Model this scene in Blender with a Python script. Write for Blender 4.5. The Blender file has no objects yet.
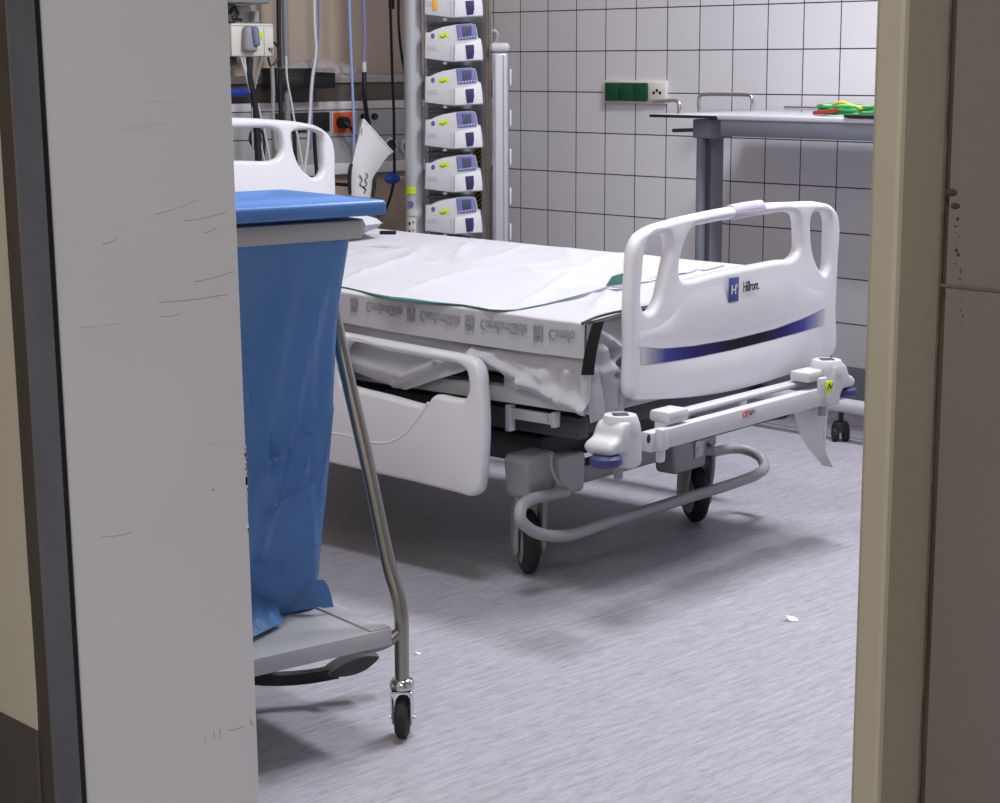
import bpy, bmesh, math, random
import numpy as np
from mathutils import Vector, Matrix, noise, geometry
random.seed(7)
S = bpy.context.scene
COL = S.collection
R = math.radians

# ------------------------------------------------------------------ camera model (room axes: X along bed width, Y towards bed head)
F, PITCH, ROLL, YAW = 1829.147, 0.183451, -0.003651, 0.758632
H = 1.15
fw = Vector((math.sin(YAW)*math.cos(PITCH), math.cos(YAW)*math.cos(PITCH), -math.sin(PITCH)))
rt0 = Vector((math.cos(YAW), -math.sin(YAW), 0)); up0 = rt0.cross(fw)
rt = rt0*math.cos(ROLL) + up0*math.sin(ROLL); up = -rt0*math.sin(ROLL) + up0*math.cos(ROLL)
CAM = Vector((0, 0, H))
def ray(x, y): return fw + rt*((x-500)/F) - up*((y-401.5)/F)
def on(x, y, n, d):
    r = ray(x, y); n = Vector(n); return CAM + r*((d-n.dot(CAM))/n.dot(r))
def onX(x, y, v): return on(x, y, (1, 0, 0), v)
def onY(x, y, v): return on(x, y, (0, 1, 0), v)
def onZ(x, y, v): return on(x, y, (0, 0, 1), v)
FH = Vector((math.sin(YAW), math.cos(YAW), 0)); RH = Vector((math.cos(YAW), -math.sin(YAW), 0))
def onF(x, y, d): return on(x, y, FH, d)              # upright plane facing the doorway

# ------------------------------------------------------------------ materials
def lin(c): return tuple((v/12.92 if v <= .04045 else ((v+.055)/1.055)**2.4) for v in c)
def rgb(r, g, b): return lin((r/255, g/255, b/255))
def mat(name, c, rough=.5, metal=0, var=.06, vscale=8, bump=0, bscale=60, stretch=None, alpha=None, trans=0, spec=None, coat=0):
    m = bpy.data.materials.new(name); m.use_nodes = True
    nt = m.node_tree; b = nt.nodes['Principled BSDF']
    tc = nt.nodes.new('ShaderNodeTexCoord'); mp = nt.nodes.new('ShaderNodeMapping')
    nt.links.new(tc.outputs['Object'], mp.inputs['Vector'])
    if stretch: mp.inputs['Scale'].default_value = stretch
    n = nt.nodes.new('ShaderNodeTexNoise'); n.inputs['Scale'].default_value = vscale; n.inputs['Detail'].default_value = 4
    nt.links.new(mp.outputs['Vector'], n.inputs['Vector'])
    r = nt.nodes.new('ShaderNodeValToRGB')
    r.color_ramp.elements[0].position = .3; r.color_ramp.elements[1].position = .7
    r.color_ramp.elements[0].color = (*[v*(1-var) for v in c], 1); r.color_ramp.elements[1].color = (*[min(1, v*(1+var)) for v in c], 1)
    nt.links.new(n.outputs['Fac'], r.inputs['Fac']); nt.links.new(r.outputs['Color'], b.inputs['Base Color'])
    b.inputs['Roughness'].default_value = rough; b.inputs['Metallic'].default_value = metal
    if spec is not None: b.inputs['Specular IOR Level'].default_value = spec
    if coat: b.inputs['Coat Weight'].default_value = coat
    if trans: b.inputs['Transmission Weight'].default_value = trans
    if alpha is not None: b.inputs['Alpha'].default_value = alpha
    if bump:
        n2 = nt.nodes.new('ShaderNodeTexNoise'); n2.inputs['Scale'].default_value = bscale; n2.inputs['Detail'].default_value = 3
        nt.links.new(mp.outputs['Vector'], n2.inputs['Vector'])
        bp = nt.nodes.new('ShaderNodeBump'); bp.inputs['Strength'].default_value = bump; bp.inputs['Distance'].default_value = .01
        nt.links.new(n2.outputs['Fac'], bp.inputs['Height']); nt.links.new(bp.outputs['Normal'], b.inputs['Normal'])
    return m
M = {}
M['white'] = mat('white_plastic', rgb(222, 221, 227), .38, var=.015)
M['offwhite'] = mat('grey_white_plastic', rgb(196, 197, 202), .4, var=.02)
M['grey'] = mat('grey_plastic', rgb(150, 151, 155), .45, var=.03)
M['midgrey'] = mat('grey_enamel', rgb(134, 135, 140), .4, var=.04)
M['darkgrey'] = mat('dark_grey_plastic', rgb(62, 62, 66), .5, var=.05)
M['black'] = mat('black_plastic', rgb(22, 22, 24), .5, var=.1)
M['rubber'] = mat('black_rubber', rgb(26, 26, 28), .7, var=.15)
M['strap'] = mat('black_webbing', rgb(14, 14, 16), .9, var=.2, vscale=300)
M['sheet'] = mat('white_cotton', rgb(184, 183, 190), .9, var=.012, bump=.05, bscale=90)
M['slide'] = mat('slide_nylon', rgb(182, 181, 189), .75, var=.015, bump=.05, bscale=70)
M['pad'] = mat('pad_fabric', rgb(184, 184, 191), .85, var=.01, bump=.05, bscale=120)
M['green'] = mat('green_fabric', rgb(86, 138, 126), .85, var=.08)
M['print'] = mat('grey_print', rgb(138, 138, 147), .8, var=.15, vscale=60)
M['steel'] = mat('brushed_steel', rgb(150, 146, 140), .28, 1, var=.05, vscale=30, stretch=(1, 1, .05))
M['chrome'] = mat('chrome', rgb(210, 210, 212), .12, 1, var=.02)
M['steelclad'] = mat('scuffed_steel', rgb(104, 104, 107), .5, .5, var=.16, vscale=14, bump=.05, bscale=60, stretch=(1, 1, .35))
M['steelclad_side'] = mat('dull_steel', rgb(104, 98, 88), .5, .5, var=.2, vscale=14, stretch=(1, 1, .3))
M['alu'] = mat('aluminium', rgb(196, 198, 204), .38, .3, var=.03, vscale=12, stretch=(1, 1, .1))
M['tablegrey'] = mat('blue_grey_enamel', rgb(118, 121, 134), .4, .2, var=.04)
M['tabletop'] = mat('grey_laminate', rgb(196, 198, 208), .3, var=.02)
M['bluebumper'] = mat('navy_rubber', rgb(52, 56, 108), .5, var=.05)
M['lilac'] = mat('lilac_tape', rgb(190, 180, 204), .5, var=.03)
M['bluelid'] = mat('blue_plastic', rgb(76, 121, 186), .42, var=.05, vscale=5)
M['traygrey'] = mat('pale_grey_plastic', rgb(168, 169, 173), .3, var=.03)
M['ring'] = mat('grey_ring_plastic', rgb(172, 171, 168), .45, var=.03)
M['leaf'] = None
M['cream'] = mat('cream_paint', rgb(204, 197, 180), .6, var=.04, vscale=3, bump=.04, bscale=120)
M['kick'] = mat('brown_kickplate', rgb(84, 78, 72), .55, var=.1, vscale=6)
M['framebeige'] = mat('beige_gloss_paint', rgb(162, 156, 140), .45, var=.05, vscale=5, bump=.04, bscale=90)
M['framebeige_dark'] = M['framebeige']
M['wallgrey'] = mat('grey_brown_paint', rgb(104, 97, 93), .7, var=.05, vscale=5, bump=.05, bscale=150)
M['caulk'] = mat('dirty_caulk', rgb(78, 66, 56), .9, var=.4, vscale=60)
M['taupe'] = mat('taupe_wallpaint', rgb(178, 162, 146), .7, var=.03, vscale=4)
M['ductbrown'] = mat('brown_duct', rgb(96, 84, 78), .6, var=.05)
M['ductgrey'] = mat('grey_duct', rgb(166, 166, 168), .45, var=.03)
M['ductlight'] = mat('light_duct', rgb(206, 205, 206), .45, var=.02)
M['orange'] = mat('orange_socket', rgb(204, 82, 34), .4, var=.04)
M['darkgreen'] = mat('green_socket_cover', rgb(10, 74, 44), .4, var=.06)
M['socketwhite'] = mat('socket_white', rgb(222, 220, 212), .4, var=.02)
M['yellow'] = mat('yellow_green_sticker', rgb(206, 228, 40), .6, var=.08, vscale=90)
M['amber'] = mat('orange_sticker', rgb(232, 168, 50), .6, var=.08)
M['pumpblue'] = mat('lilac_blue_fascia', rgb(122, 124, 184), .4, var=.06)
M['screen'] = mat('dark_screen', rgb(84, 88, 116), .25, var=.06)
M['pumpviolet'] = mat('violet_flap', rgb(56, 50, 100), .4, var=.05)
M['pumpgrey'] = mat('pump_grey_plastic', rgb(206, 206, 212), .42, var=.015)
M['pumpwhite'] = mat('pump_white_plastic', rgb(234, 234, 240), .4, var=.015)
M['inkblue'] = mat('blue_ink', rgb(88, 98, 146), .6, var=.05)
M['ink'] = mat('grey_ink', rgb(150, 150, 158), .7, var=.05)
M['blackink'] = mat('black_ink', rgb(26, 26, 32), .6, var=.05)
M['redink'] = mat('red_ink', rgb(196, 92, 96), .6, var=.05)
M['hillblue'] = mat('indigo_print', rgb(62, 70, 140), .5, var=.03)
M['floorline'] = mat('grey_weld', rgb(126, 124, 130), .5, var=.05)
M['cablewhite'] = mat('white_cable', rgb(206, 206, 210), .45, var=.03)
M['cablelav'] = mat('lavender_cable', rgb(136, 128, 178), .45, var=.03)
M['cableblue'] = mat('light_blue_cable', rgb(150, 172, 226), .45, var=.03)
M['cablegreen'] = mat('green_cable', rgb(46, 140, 72), .4, var=.25, vscale=30)
M['cablepale'] = mat('pale_green_cable', rgb(140, 206, 158), .4, var=.2, vscale=30)
M['cableyellow'] = mat('yellow_cable', rgb(214, 196, 60), .4, var=.1)
M['cablered'] = mat('red_cable', rgb(150, 40, 30), .4, var=.1)
M['royal'] = mat('royal_blue_plastic', rgb(42, 76, 178), .4, var=.08)
M['cove'] = mat('grey_cove_vinyl', rgb(126, 127, 140), .5, var=.03)
M['paper'] = mat('paper_scrap', rgb(232, 232, 234), .8, var=.03)
M['ceil'] = mat('ceiling_paint', rgb(226, 226, 226), .9, var=.01)
M['roomwall'] = mat('room_paint', rgb(204, 205, 210), .8, var=.02)
M['corrwall'] = mat('corridor_paint', rgb(150, 140, 124), .8, var=.03)
M['corrfloor'] = mat('corridor_vinyl', rgb(120, 116, 112), .5, var=.08)
M['pouch'] = mat('white_card', rgb(214, 214, 214), .7, var=.02)

def leaf_mat():
    m = mat('door_leaf_laminate', rgb(207, 206, 206), .5, var=.025, vscale=4, bump=.06, bscale=350)
    nt = m.node_tree; b = nt.nodes['Principled BSDF']
    tc = nt.nodes.new('ShaderNodeTexCoord'); base = b.inputs['Base Color'].links[0].from_socket
    # scuffs: thin stretched noise, brownish wear
    mp = nt.nodes.new('ShaderNodeMapping'); mp.inputs['Scale'].default_value = (2.2, 1, 26); mp.inputs['Rotation'].default_value = (0, R(4), 0)
    nt.links.new(tc.outputs['Object'], mp.inputs['Vector'])
    n = nt.nodes.new('ShaderNodeTexNoise'); n.inputs['Scale'].default_value = 3.2; n.inputs['Detail'].default_value = 2
    nt.links.new(mp.outputs['Vector'], n.inputs['Vector'])
    rp = nt.nodes.new('ShaderNodeValToRGB'); e = rp.color_ramp.elements
    e[0].position = .715; e[0].color = (0, 0, 0, 1); e[1].position = .76; e[1].color = (1, 1, 1, 1)
    nt.links.new(n.outputs['Fac'], rp.inputs['Fac'])
    mx = nt.nodes.new('ShaderNodeMix'); mx.data_type = 'RGBA'
    mul = nt.nodes.new('ShaderNodeMath'); mul.operation = 'MULTIPLY'; mul.inputs[1].default_value = .12
    nt.links.new(rp.outputs['Color'], mul.inputs[0]); nt.links.new(mul.outputs[0], mx.inputs['Factor'])
    nt.links.new(base, mx.inputs['A']); mx.inputs['B'].default_value = (*rgb(120, 104, 98), 1)
    nt.links.new(mx.outputs['Result'], b.inputs['Base Color'])
    return m
M['leaf'] = leaf_mat()

def tile_mat():
    m = bpy.data.materials.new('white_wall_tiles'); m.use_nodes = True
    nt = m.node_tree; b = nt.nodes['Principled BSDF']
    tc = nt.nodes.new('ShaderNodeTexCoord'); sp = nt.nodes.new('ShaderNodeSeparateXYZ'); cb = nt.nodes.new('ShaderNodeCombineXYZ')
    nt.links.new(tc.outputs['Object'], sp.inputs[0])
    a = nt.nodes.new('ShaderNodeMath'); a.operation = 'SUBTRACT'; a.inputs[1].default_value = 5.148-.15*60
    c = nt.nodes.new('ShaderNodeMath'); c.operation = 'SUBTRACT'; c.inputs[1].default_value = 1.15+.189-.15*30
    nt.links.new(sp.outputs['Y'], a.inputs[0]); nt.links.new(sp.outputs['Z'], c.inputs[0])
    nt.links.new(a.outputs[0], cb.inputs[0]); nt.links.new(c.outputs[0], cb.inputs[1])
    br = nt.nodes.new('ShaderNodeTexBrick'); br.offset = 0; br.squash = 1
    for k, v in (('Scale', 1), ('Mortar Size', .0021), ('Mortar Smooth', .05), ('Bias', 0), ('Brick Width', .15), ('Row Height', .15)): br.inputs[k].default_value = v
    br.inputs['Color1'].default_value = (*rgb(219, 217, 222), 1); br.inputs['Color2'].default_value = (*rgb(214, 212, 218), 1); br.inputs['Mortar'].default_value = (*rgb(52, 48, 50), 1)
    nt.links.new(cb.outputs[0], br.inputs['Vector']); nt.links.new(br.outputs['Color'], b.inputs['Base Color'])
    bp = nt.nodes.new('ShaderNodeBump'); bp.inputs['Strength'].default_value = .4; bp.inputs['Distance'].default_value = .002; bp.invert = True
    nt.links.new(br.outputs['Fac'], bp.inputs['Height']); nt.links.new(bp.outputs['Normal'], b.inputs['Normal'])
    b.inputs['Roughness'].default_value = .35
    return m
M['tile'] = tile_mat()

def floor_mat():
    m = bpy.data.materials.new('streaked_grey_vinyl'); m.use_nodes = True
    nt = m.node_tree; b = nt.nodes['Principled BSDF']; tc = nt.nodes.new('ShaderNodeTexCoord')
    def streak(sc, scale, det):
        mp = nt.nodes.new('ShaderNodeMapping'); mp.inputs['Scale'].default_value = sc; mp.inputs['Rotation'].default_value = (0, 0, R(-4))
        nt.links.new(tc.outputs['Object'], mp.inputs['Vector'])
        n = nt.nodes.new('ShaderNodeTexNoise'); n.inputs['Scale'].default_value = scale; n.inputs['Detail'].default_value = det; n.inputs['Roughness'].default_value = .65
        nt.links.new(mp.outputs['Vector'], n.inputs['Vector']); return n.outputs['Fac']
    s1 = streak((2.2, 26, 1), 3, 6); s2 = streak((9, 80, 1), 3, 4)
    ad = nt.nodes.new('ShaderNodeMath'); ad.operation = 'MULTIPLY_ADD'; ad.inputs[1].default_value = .55
    nt.links.new(s2, ad.inputs[0]); ml = nt.nodes.new('ShaderNodeMath'); ml.operation = 'MULTIPLY'; ml.inputs[1].default_value = .45
    nt.links.new(s1, ml.inputs[0]); nt.links.new(ml.outputs[0], ad.inputs[2])
    rp = nt.nodes.new('ShaderNodeValToRGB'); e = rp.color_ramp.elements
    e[0].position = .3; e[0].color = (*rgb(122, 121, 131), 1); e[1].position = .58; e[1].color = (*rgb(172, 170, 180), 1)
    nt.links.new(ad.outputs[0], rp.inputs['Fac']); nt.links.new(rp.outputs['Color'], b.inputs['Base Color'])
    b.inputs['Roughness'].default_value = .5
    bp = nt.nodes.new('ShaderNodeBump'); bp.inputs['Strength'].default_value = .08; bp.inputs['Distance'].default_value = .003
    nt.links.new(ad.outputs[0], bp.inputs['Height']); nt.links.new(bp.outputs['Normal'], b.inputs['Normal'])
    return m
M['floor'] = floor_mat()

def gradient_mat():      # printed stripe: indigo ends fading to pale grey, near-black middle (runs along local X)
    m = bpy.data.materials.new('indigo_fade_print'); m.use_nodes = True
    nt = m.node_tree; b = nt.nodes['Principled BSDF']; tc = nt.nodes.new('ShaderNodeTexCoord'); sp = nt.nodes.new('ShaderNodeSeparateXYZ')
    nt.links.new(tc.outputs['Object'], sp.inputs[0])
    mr = nt.nodes.new('ShaderNodeMapRange'); mr.inputs['From Min'].default_value = -.370; mr.inputs['From Max'].default_value = .390
    nt.links.new(sp.outputs['X'], mr.inputs['Value'])
    rp = nt.nodes.new('ShaderNodeValToRGB'); cr = rp.color_ramp
    cr.elements[0].position = 0; cr.elements[0].color = (*rgb(206, 205, 203), 1); cr.elements[1].position = 1; cr.elements[1].color = (*rgb(206, 205, 203), 1)
    for p, c in ((.05, (150, 150, 172)), (.12, (62, 64, 140)), (.26, (40, 34, 100)), (.48, (22, 17, 28)), (.6, (22, 17, 30)), (.76, (40, 34, 100)), (.87, (66, 70, 150)), (.94, (140, 142, 178))):
        el = cr.elements.new(p); el.color = (*rgb(*c), 1)
    nt.links.new(mr.outputs[0], rp.inputs['Fac']); nt.links.new(rp.outputs['Color'], b.inputs['Base Color'])
    b.inputs['Roughness'].default_value = .6; b.inputs['Specular IOR Level'].default_value = .15
    return m
M['gradient'] = gradient_mat()

def bag_mat():
    m = bpy.data.materials.new('blue_polythene'); m.use_nodes = True
    nt = m.node_tree; nt.nodes.clear(); o = nt.nodes.new('ShaderNodeOutputMaterial')
    d = nt.nodes.new('ShaderNodeBsdfPrincipled'); t = nt.nodes.new('ShaderNodeBsdfTranslucent'); mx = nt.nodes.new('ShaderNodeMixShader')
    tc = nt.nodes.new('ShaderNodeTexCoord'); n = nt.nodes.new('ShaderNodeTexNoise'); n.inputs['Scale'].default_value = 3
    mp = nt.nodes.new('ShaderNodeMapping'); mp.inputs['Scale'].default_value = (2, 2, .7)
    nt.links.new(tc.outputs['Object'], mp.inputs[0]); nt.links.new(mp.outputs[0], n.inputs['Vector'])
    rp = nt.nodes.new('ShaderNodeValToRGB'); rp.color_ramp.elements[0].color = (*rgb(80, 130, 188), 1); rp.color_ramp.elements[1].color = (*rgb(112, 160, 208), 1)
    nt.links.new(n.outputs['Fac'], rp.inputs['Fac']); nt.links.new(rp.outputs['Color'], d.inputs['Base Color'])
    d.inputs['Roughness'].default_value = .24
    n3 = nt.nodes.new('ShaderNodeTexNoise'); n3.inputs['Scale'].default_value = 7; n3.inputs['Detail'].default_value = 3; n3.inputs['Distortion'].default_value = 1.2
    nt.links.new(mp.outputs[0], n3.inputs['Vector']); bp = nt.nodes.new('ShaderNodeBump'); bp.inputs['Strength'].default_value = .45; bp.inputs['Distance'].default_value = .02
    nt.links.new(n3.outputs['Fac'], bp.inputs['Height']); nt.links.new(bp.outputs['Normal'], d.inputs['Normal'])
    t.inputs['Color'].default_value = (*rgb(90, 150, 222), 1); mx.inputs[0].default_value = .3
    nt.links.new(d.outputs[0], mx.inputs[1]); nt.links.new(t.outputs[0], mx.inputs[2]); nt.links.new(mx.outputs[0], o.inputs['Surface'])
    return m
M['bag'] = bag_mat()
def clear_mat(name, c, a):
    m = bpy.data.materials.new(name); m.use_nodes = True
    nt = m.node_tree; nt.nodes.clear(); o = nt.nodes.new('ShaderNodeOutputMaterial')
    d = nt.nodes.new('ShaderNodeBsdfPrincipled'); t = nt.nodes.new('ShaderNodeBsdfTransparent'); mx = nt.nodes.new('ShaderNodeMixShader')
    d.inputs['Base Color'].default_value = (*c, 1); d.inputs['Roughness'].default_value = .25; mx.inputs[0].default_value = a
    n = nt.nodes.new('ShaderNodeTexNoise'); n.inputs['Scale'].default_value = 18
    bp = nt.nodes.new('ShaderNodeBump'); bp.inputs['Strength'].default_value = .3; bp.inputs['Distance'].default_value = .01
    nt.links.new(n.outputs['Fac'], bp.inputs['Height']); nt.links.new(bp.outputs['Normal'], d.inputs['Normal'])
    nt.links.new(t.outputs[0], mx.inputs[1]); nt.links.new(d.outputs[0], mx.inputs[2]); nt.links.new(mx.outputs[0], o.inputs['Surface'])
    return m
M['film'] = clear_mat('milky_film', rgb(214, 213, 218), .8)
M['clear'] = clear_mat('clear_film', rgb(190, 186, 184), .45)
def hazard_mat():
    m = bpy.data.materials.new('yellow_black_tape'); m.use_nodes = True
    nt = m.node_tree; b = nt.nodes['Principled BSDF']; tc = nt.nodes.new('ShaderNodeTexCoord'); mp = nt.nodes.new('ShaderNodeMapping')
    mp.inputs['Rotation'].default_value = (0, R(40), 0); nt.links.new(tc.outputs['Object'], mp.inputs[0])
    w = nt.nodes.new('ShaderNodeTexWave'); w.bands_direction = 'Z'; w.inputs['Scale'].default_value = 24
    nt.links.new(mp.outputs[0], w.inputs['Vector']); rp = nt.nodes.new('ShaderNodeValToRGB'); rp.color_ramp.interpolation = 'CONSTANT'
    rp.color_ramp.elements[0].color = (*rgb(20, 20, 20), 1); rp.color_ramp.elements[1].position = .5; rp.color_ramp.elements[1].color = (*rgb(196, 176, 50), 1)
    nt.links.new(w.outputs['Fac'], rp.inputs['Fac']); nt.links.new(rp.outputs['Color'], b.inputs['Base Color'])
    return m
M['hazard'] = hazard_mat()

# ------------------------------------------------------------------ mesh helpers
def link(o, parent=None):
    COL.objects.link(o)
    if parent is not None: o.parent = parent
    return o
def obj(name, bm, m, parent=None, smooth=True, loc=None):
    me = bpy.data.meshes.new(name); bmesh.ops.recalc_face_normals(bm, faces=bm.faces); bm.to_mesh(me); bm.free()
    for p in me.polygons: p.use_smooth = smooth
    if smooth:
        try: me.set_sharp_from_angle(angle=R(38))
        except Exception: pass
    me.materials.append(m); o = bpy.data.objects.new(name, me)
    if loc is not None: o.location = loc
    return link(o, parent)
def tag(o, label=None, cat=None, group=None, kind=None):
    if label: o['label'] = label
    if cat: o['category'] = cat
    if group: o['group'] = group
    if kind: o['kind'] = kind
    return o
def empty(name, loc, rz=0):
    o = bpy.data.objects.new(name, None); o.location = loc; o.rotation_euler.z = rz; o.empty_display_size = .1
    return link(o)
def BM(): return bmesh.new()
def box(bm, c, s, rot=None, bev=0, seg=2):
    r = bmesh.ops.create_cube(bm, size=1); vs = r['verts']
    mt = Matrix.Translation(Vector(c)) @ (rot.to_4x4() if rot else Matrix.Identity(4)) @ Matrix.Diagonal((*s, 1))
    bmesh.ops.transform(bm, matrix=mt, verts=vs)
    if bev:
        es = list({e for v in vs for e in v.link_edges})
        bmesh.ops.bevel(bm, geom=es, offset=bev, segments=seg, profile=.5, affect='EDGES')
    return bm
def bx(x0, x1, y0, y1, z0, z1, bm=None, bev=0):
    bm = bm or BM(); return box(bm, ((x0+x1)/2, (y0+y1)/2, (z0+z1)/2), (x1-x0, y1-y0, z1-z0), bev=bev)
def smoothpath(pts, n=8, closed=False):
    P = []
    for p in pts:
        p = Vector(p)
        if not P or (p-P[-1]).length > 1e-6: P.append(p)
    if closed and (P[0]-P[-1]).length < 1e-6: P.pop()
    out = []; N = len(P)
    def tang(i):
        if not closed and i == 0: return (P[1]-P[0]).normalized(), (P[1]-P[0]).length
        if not closed and i == N-1: return (P[-1]-P[-2]).normalized(), (P[-1]-P[-2]).length
        a, b = P[i]-P[i-1], P[(i+1) % N]-P[i]; la, lb = a.length, b.length
        return (a/la*lb+b/lb*la)/(la+lb), 2*min(la, lb)
    for i in range(N if closed else N-1):
        p1, p2 = P[i], P[(i+1) % N]; d = (p2-p1).length; (u1, l1), (u2, l2) = tang(i), tang((i+1) % N); m1, m2 = u1*min(d, l1), u2*min(d, l2)
        for k in range(n):
            t = k/n; t2, t3 = t*t, t*t*t
            out.append(p1*(2*t3-3*t2+1)+m1*(t3-2*t2+t)+p2*(3*t2-2*t3)+m2*(t3-t2))
    if not closed: out.append(P[-1])
    return out
def tube(bm, pts, r, seg=10, n=6, smooth=True, closed=False, cap=True):
    P = smoothpath(pts, n, closed) if smooth else [Vector(p) for p in pts]
    rings = []; N = len(P); ref = None
    for i, p in enumerate(P):
        a = P[i-1] if (i or closed) else P[i]; b = P[(i+1) % N] if (i < N-1 or closed) else P[i]
        d = (b-a).normalized()
        if ref is None:
            ref = d.cross(Vector((0, 0, 1)))
            if ref.length < .05: ref = d.cross(Vector((1, 0, 0)))
        ref = (ref - d*ref.dot(d)).normalized(); w = d.cross(ref)
        rr = r(i/(N-1)) if callable(r) else r
        rings.append([bm.verts.new(p+ref*math.cos(2*math.pi*k/seg)*rr+w*math.sin(2*math.pi*k/seg)*rr) for k in range(seg)])
    for i in range(N if closed else N-1):
        A, B = rings[i], rings[(i+1) % N]
        for k in range(seg): bm.faces.new((A[k], A[(k+1) % seg], B[(k+1) % seg], B[k]))
    if cap and not closed: bm.faces.new(rings[0][::-1]); bm.faces.new(rings[-1])
    return bm
def lathe(bm, prof, c=(0, 0, 0), axis=(0, 0, 1), seg=24, sx=1, sy=1):
    q = Vector((0, 0, 1)).rotation_difference(Vector(axis)).to_matrix(); rings = []
    for r, z in prof:
        rings.append([bm.verts.new(Vector(c)+q @ Vector((r*sx*math.cos(2*math.pi*k/seg), r*sy*math.sin(2*math.pi*k/seg), z))) for k in range(seg)])
    for A, B in zip(rings, rings[1:]):
        for k in range(seg): bm.faces.new((A[k], A[(k+1) % seg], B[(k+1) % seg], B[k]))
    bm.faces.new(rings[0][::-1]); bm.faces.new(rings[-1]); return bm
def grid(bm, f, nu, nv, cu=False):
    V = [[bm.verts.new(f(i/nu, j/nv)) for j in range(nv+1)] for i in range(nu+1)]
    for i in range(nu):
        for j in range(nv): bm.faces.new((V[i][j], V[i+1][j], V[i+1][j+1], V[i][j+1]))
    return bm
def thick(bm, t):
    bmesh.ops.recalc_face_normals(bm, faces=bm.faces); bmesh.ops.solidify(bm, geom=list(bm.faces), thickness=t); return bm
def curve_bm(loops, depth, bev, res=3, inset=None, erode=0):
    """rounded slab from a closed 2D outline with holes, lying in local XY, centred on z = 0 (first loop is the outside)"""
    inset = bev if inset is None else inset; bev = min(bev, depth/2); bm = BM(); tess = []; fronts = []; backs = []
    for li, lp in enumerate(loops):
        q = []
        for p in lp:
            v = Vector((p[0], p[1]))
            if not q or (v-q[-1]).length > 2e-4: q.append(v)
        if (q[0]-q[-1]).length < 2e-4: q.pop()
        n = len(q); ar = sum(q[k].x*q[(k+1) % n].y-q[(k+1) % n].x*q[k].y for k in range(n))
        if (ar > 0) != (li == 0): q.reverse()          # material on the left of every loop
        nr = []
        for k in range(n):
            a = (q[k]-q[k-1]).normalized(); b = (q[(k+1) % n]-q[k]).normalized(); t = (a+b)
            t = t.normalized() if t.length > 1e-6 else a; m = Vector((-t.y, t.x)); c = max(.5, m.dot(Vector((-a.y, a.x)))); nr.append(m/c)
        st = []
        for k in range(res+1): a = math.pi/2*k/res; st.append((inset*(1-math.sin(a)), depth/2-bev+bev*math.cos(a)))
        prof = st+[(i_, -z_) for i_, z_ in reversed(st)]
        if depth/2-bev < 1e-6: prof = st+[(i_, -z_) for i_, z_ in list(reversed(st))[1:]]
        rings = [[bm.verts.new((q[k].x+nr[k].x*(i_+erode), q[k].y+nr[k].y*(i_+erode), z_)) for k in range(n)] for i_, z_ in prof]
        for A, B in zip(rings, rings[1:]):
            for k in range(n): bm.faces.new((A[k], B[k], B[(k+1) % n], A[(k+1) % n]))
        fronts += rings[0]; backs += rings[-1]; tess.append([Vector((v.co.x, v.co.y, 0)) for v in rings[0]])
    pts = [v.to_2d() for lp in tess for v in lp]; ed = []; k0 = 0
    for lp in tess: ed += [(k0+k, k0+(k+1) % len(lp)) for k in range(len(lp))]; k0 += len(lp)
    def inside(p, lp):
        c = False
        for k in range(len(lp)):
            a, b = lp[k-1], lp[k]
            if (a.y > p.y) != (b.y > p.y) and p.x < (b.x-a.x)*(p.y-a.y)/(b.y-a.y)+a.x: c = not c
        return c
    vo, eo, fo, ov, oe, of = geometry.delaunay_2d_cdt(pts, ed, [], 0, 1e-7)
    for tri in fo:
        c = (vo[tri[0]]+vo[tri[1]]+vo[tri[2]])/3
        if not inside(c, tess[0]) or any(inside(c, h) for h in tess[1:]) or any(not ov[k] for k in tri): continue
        for L_ in (fronts, backs):
            try: bm.faces.new([L_[ov[k][0]] for k in tri])
            except ValueError: pass
    bmesh.ops.dissolve_degenerate(bm, dist=1e-6, edges=bm.edges)
    return bm
def place(bm, mt):
    bmesh.ops.transform(bm, matrix=mt, verts=bm.verts); return bm
XZ = Matrix(((1, 0, 0, 0), (0, 0, -1, 0), (0, 1, 0, 0), (0, 0, 0, 1)))       # outline (x,y) -> (x, 0, z)
YZ = Matrix(((0, 0, 1, 0), (-1, 0, 0, 0), (0, 1, 0, 0), (0, 0, 0, 1)))      # outline (x,y) -> (0,-x, z)
def fillet(pts, r, n=5):
    out = []; N = len(pts)
    for i in range(N):
        p0, p, p1 = Vector(pts[i-1]), Vector(pts[i]), Vector(pts[(i+1) % N]); a, b = (p0-p), (p1-p); k = min(r, a.length*.45, b.length*.45)
        A, B = p+a.normalized()*k, p+b.normalized()*k
        for j in range(n+1): t = j/n; q = A*(1-t)**2+p*2*t*(1-t)+B*t*t; out.append((q.x, q.y))
    return out
def rnd(pts, n=6): return [(p.x, p.y) for p in smoothpath([(a, b, 0) for a, b in pts], n, True)]
def text_bm(s, size, thick_=.0006, bold=0):
    cu = bpy.data.curves.new('lettering', 'FONT'); cu.body = s; cu.size = size; cu.extrude = thick_; cu.resolution_u = 3; cu.offset = bold
    o = bpy.data.objects.new('lettering', cu); COL.objects.link(o)
    dg = bpy.context.evaluated_depsgraph_get(); dg.update(); me = bpy.data.meshes.new_from_object(o.evaluated_get(dg))
    bm = BM(); bm.from_mesh(me); bpy.data.objects.remove(o); bpy.data.curves.remove(cu); bpy.data.meshes.remove(me)
    return bm
def copy_tree(o, parent=None):
    c = o.copy(); COL.objects.link(c)
    if parent is not None: c.parent = parent
    for ch in [k for k in o.children]: copy_tree(ch, c)
    return c
def N3(x, y, z=0): return noise.noise(Vector((x, y, z)))
def interp(x, X, Y): return float(np.interp(x, X, Y))

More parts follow.
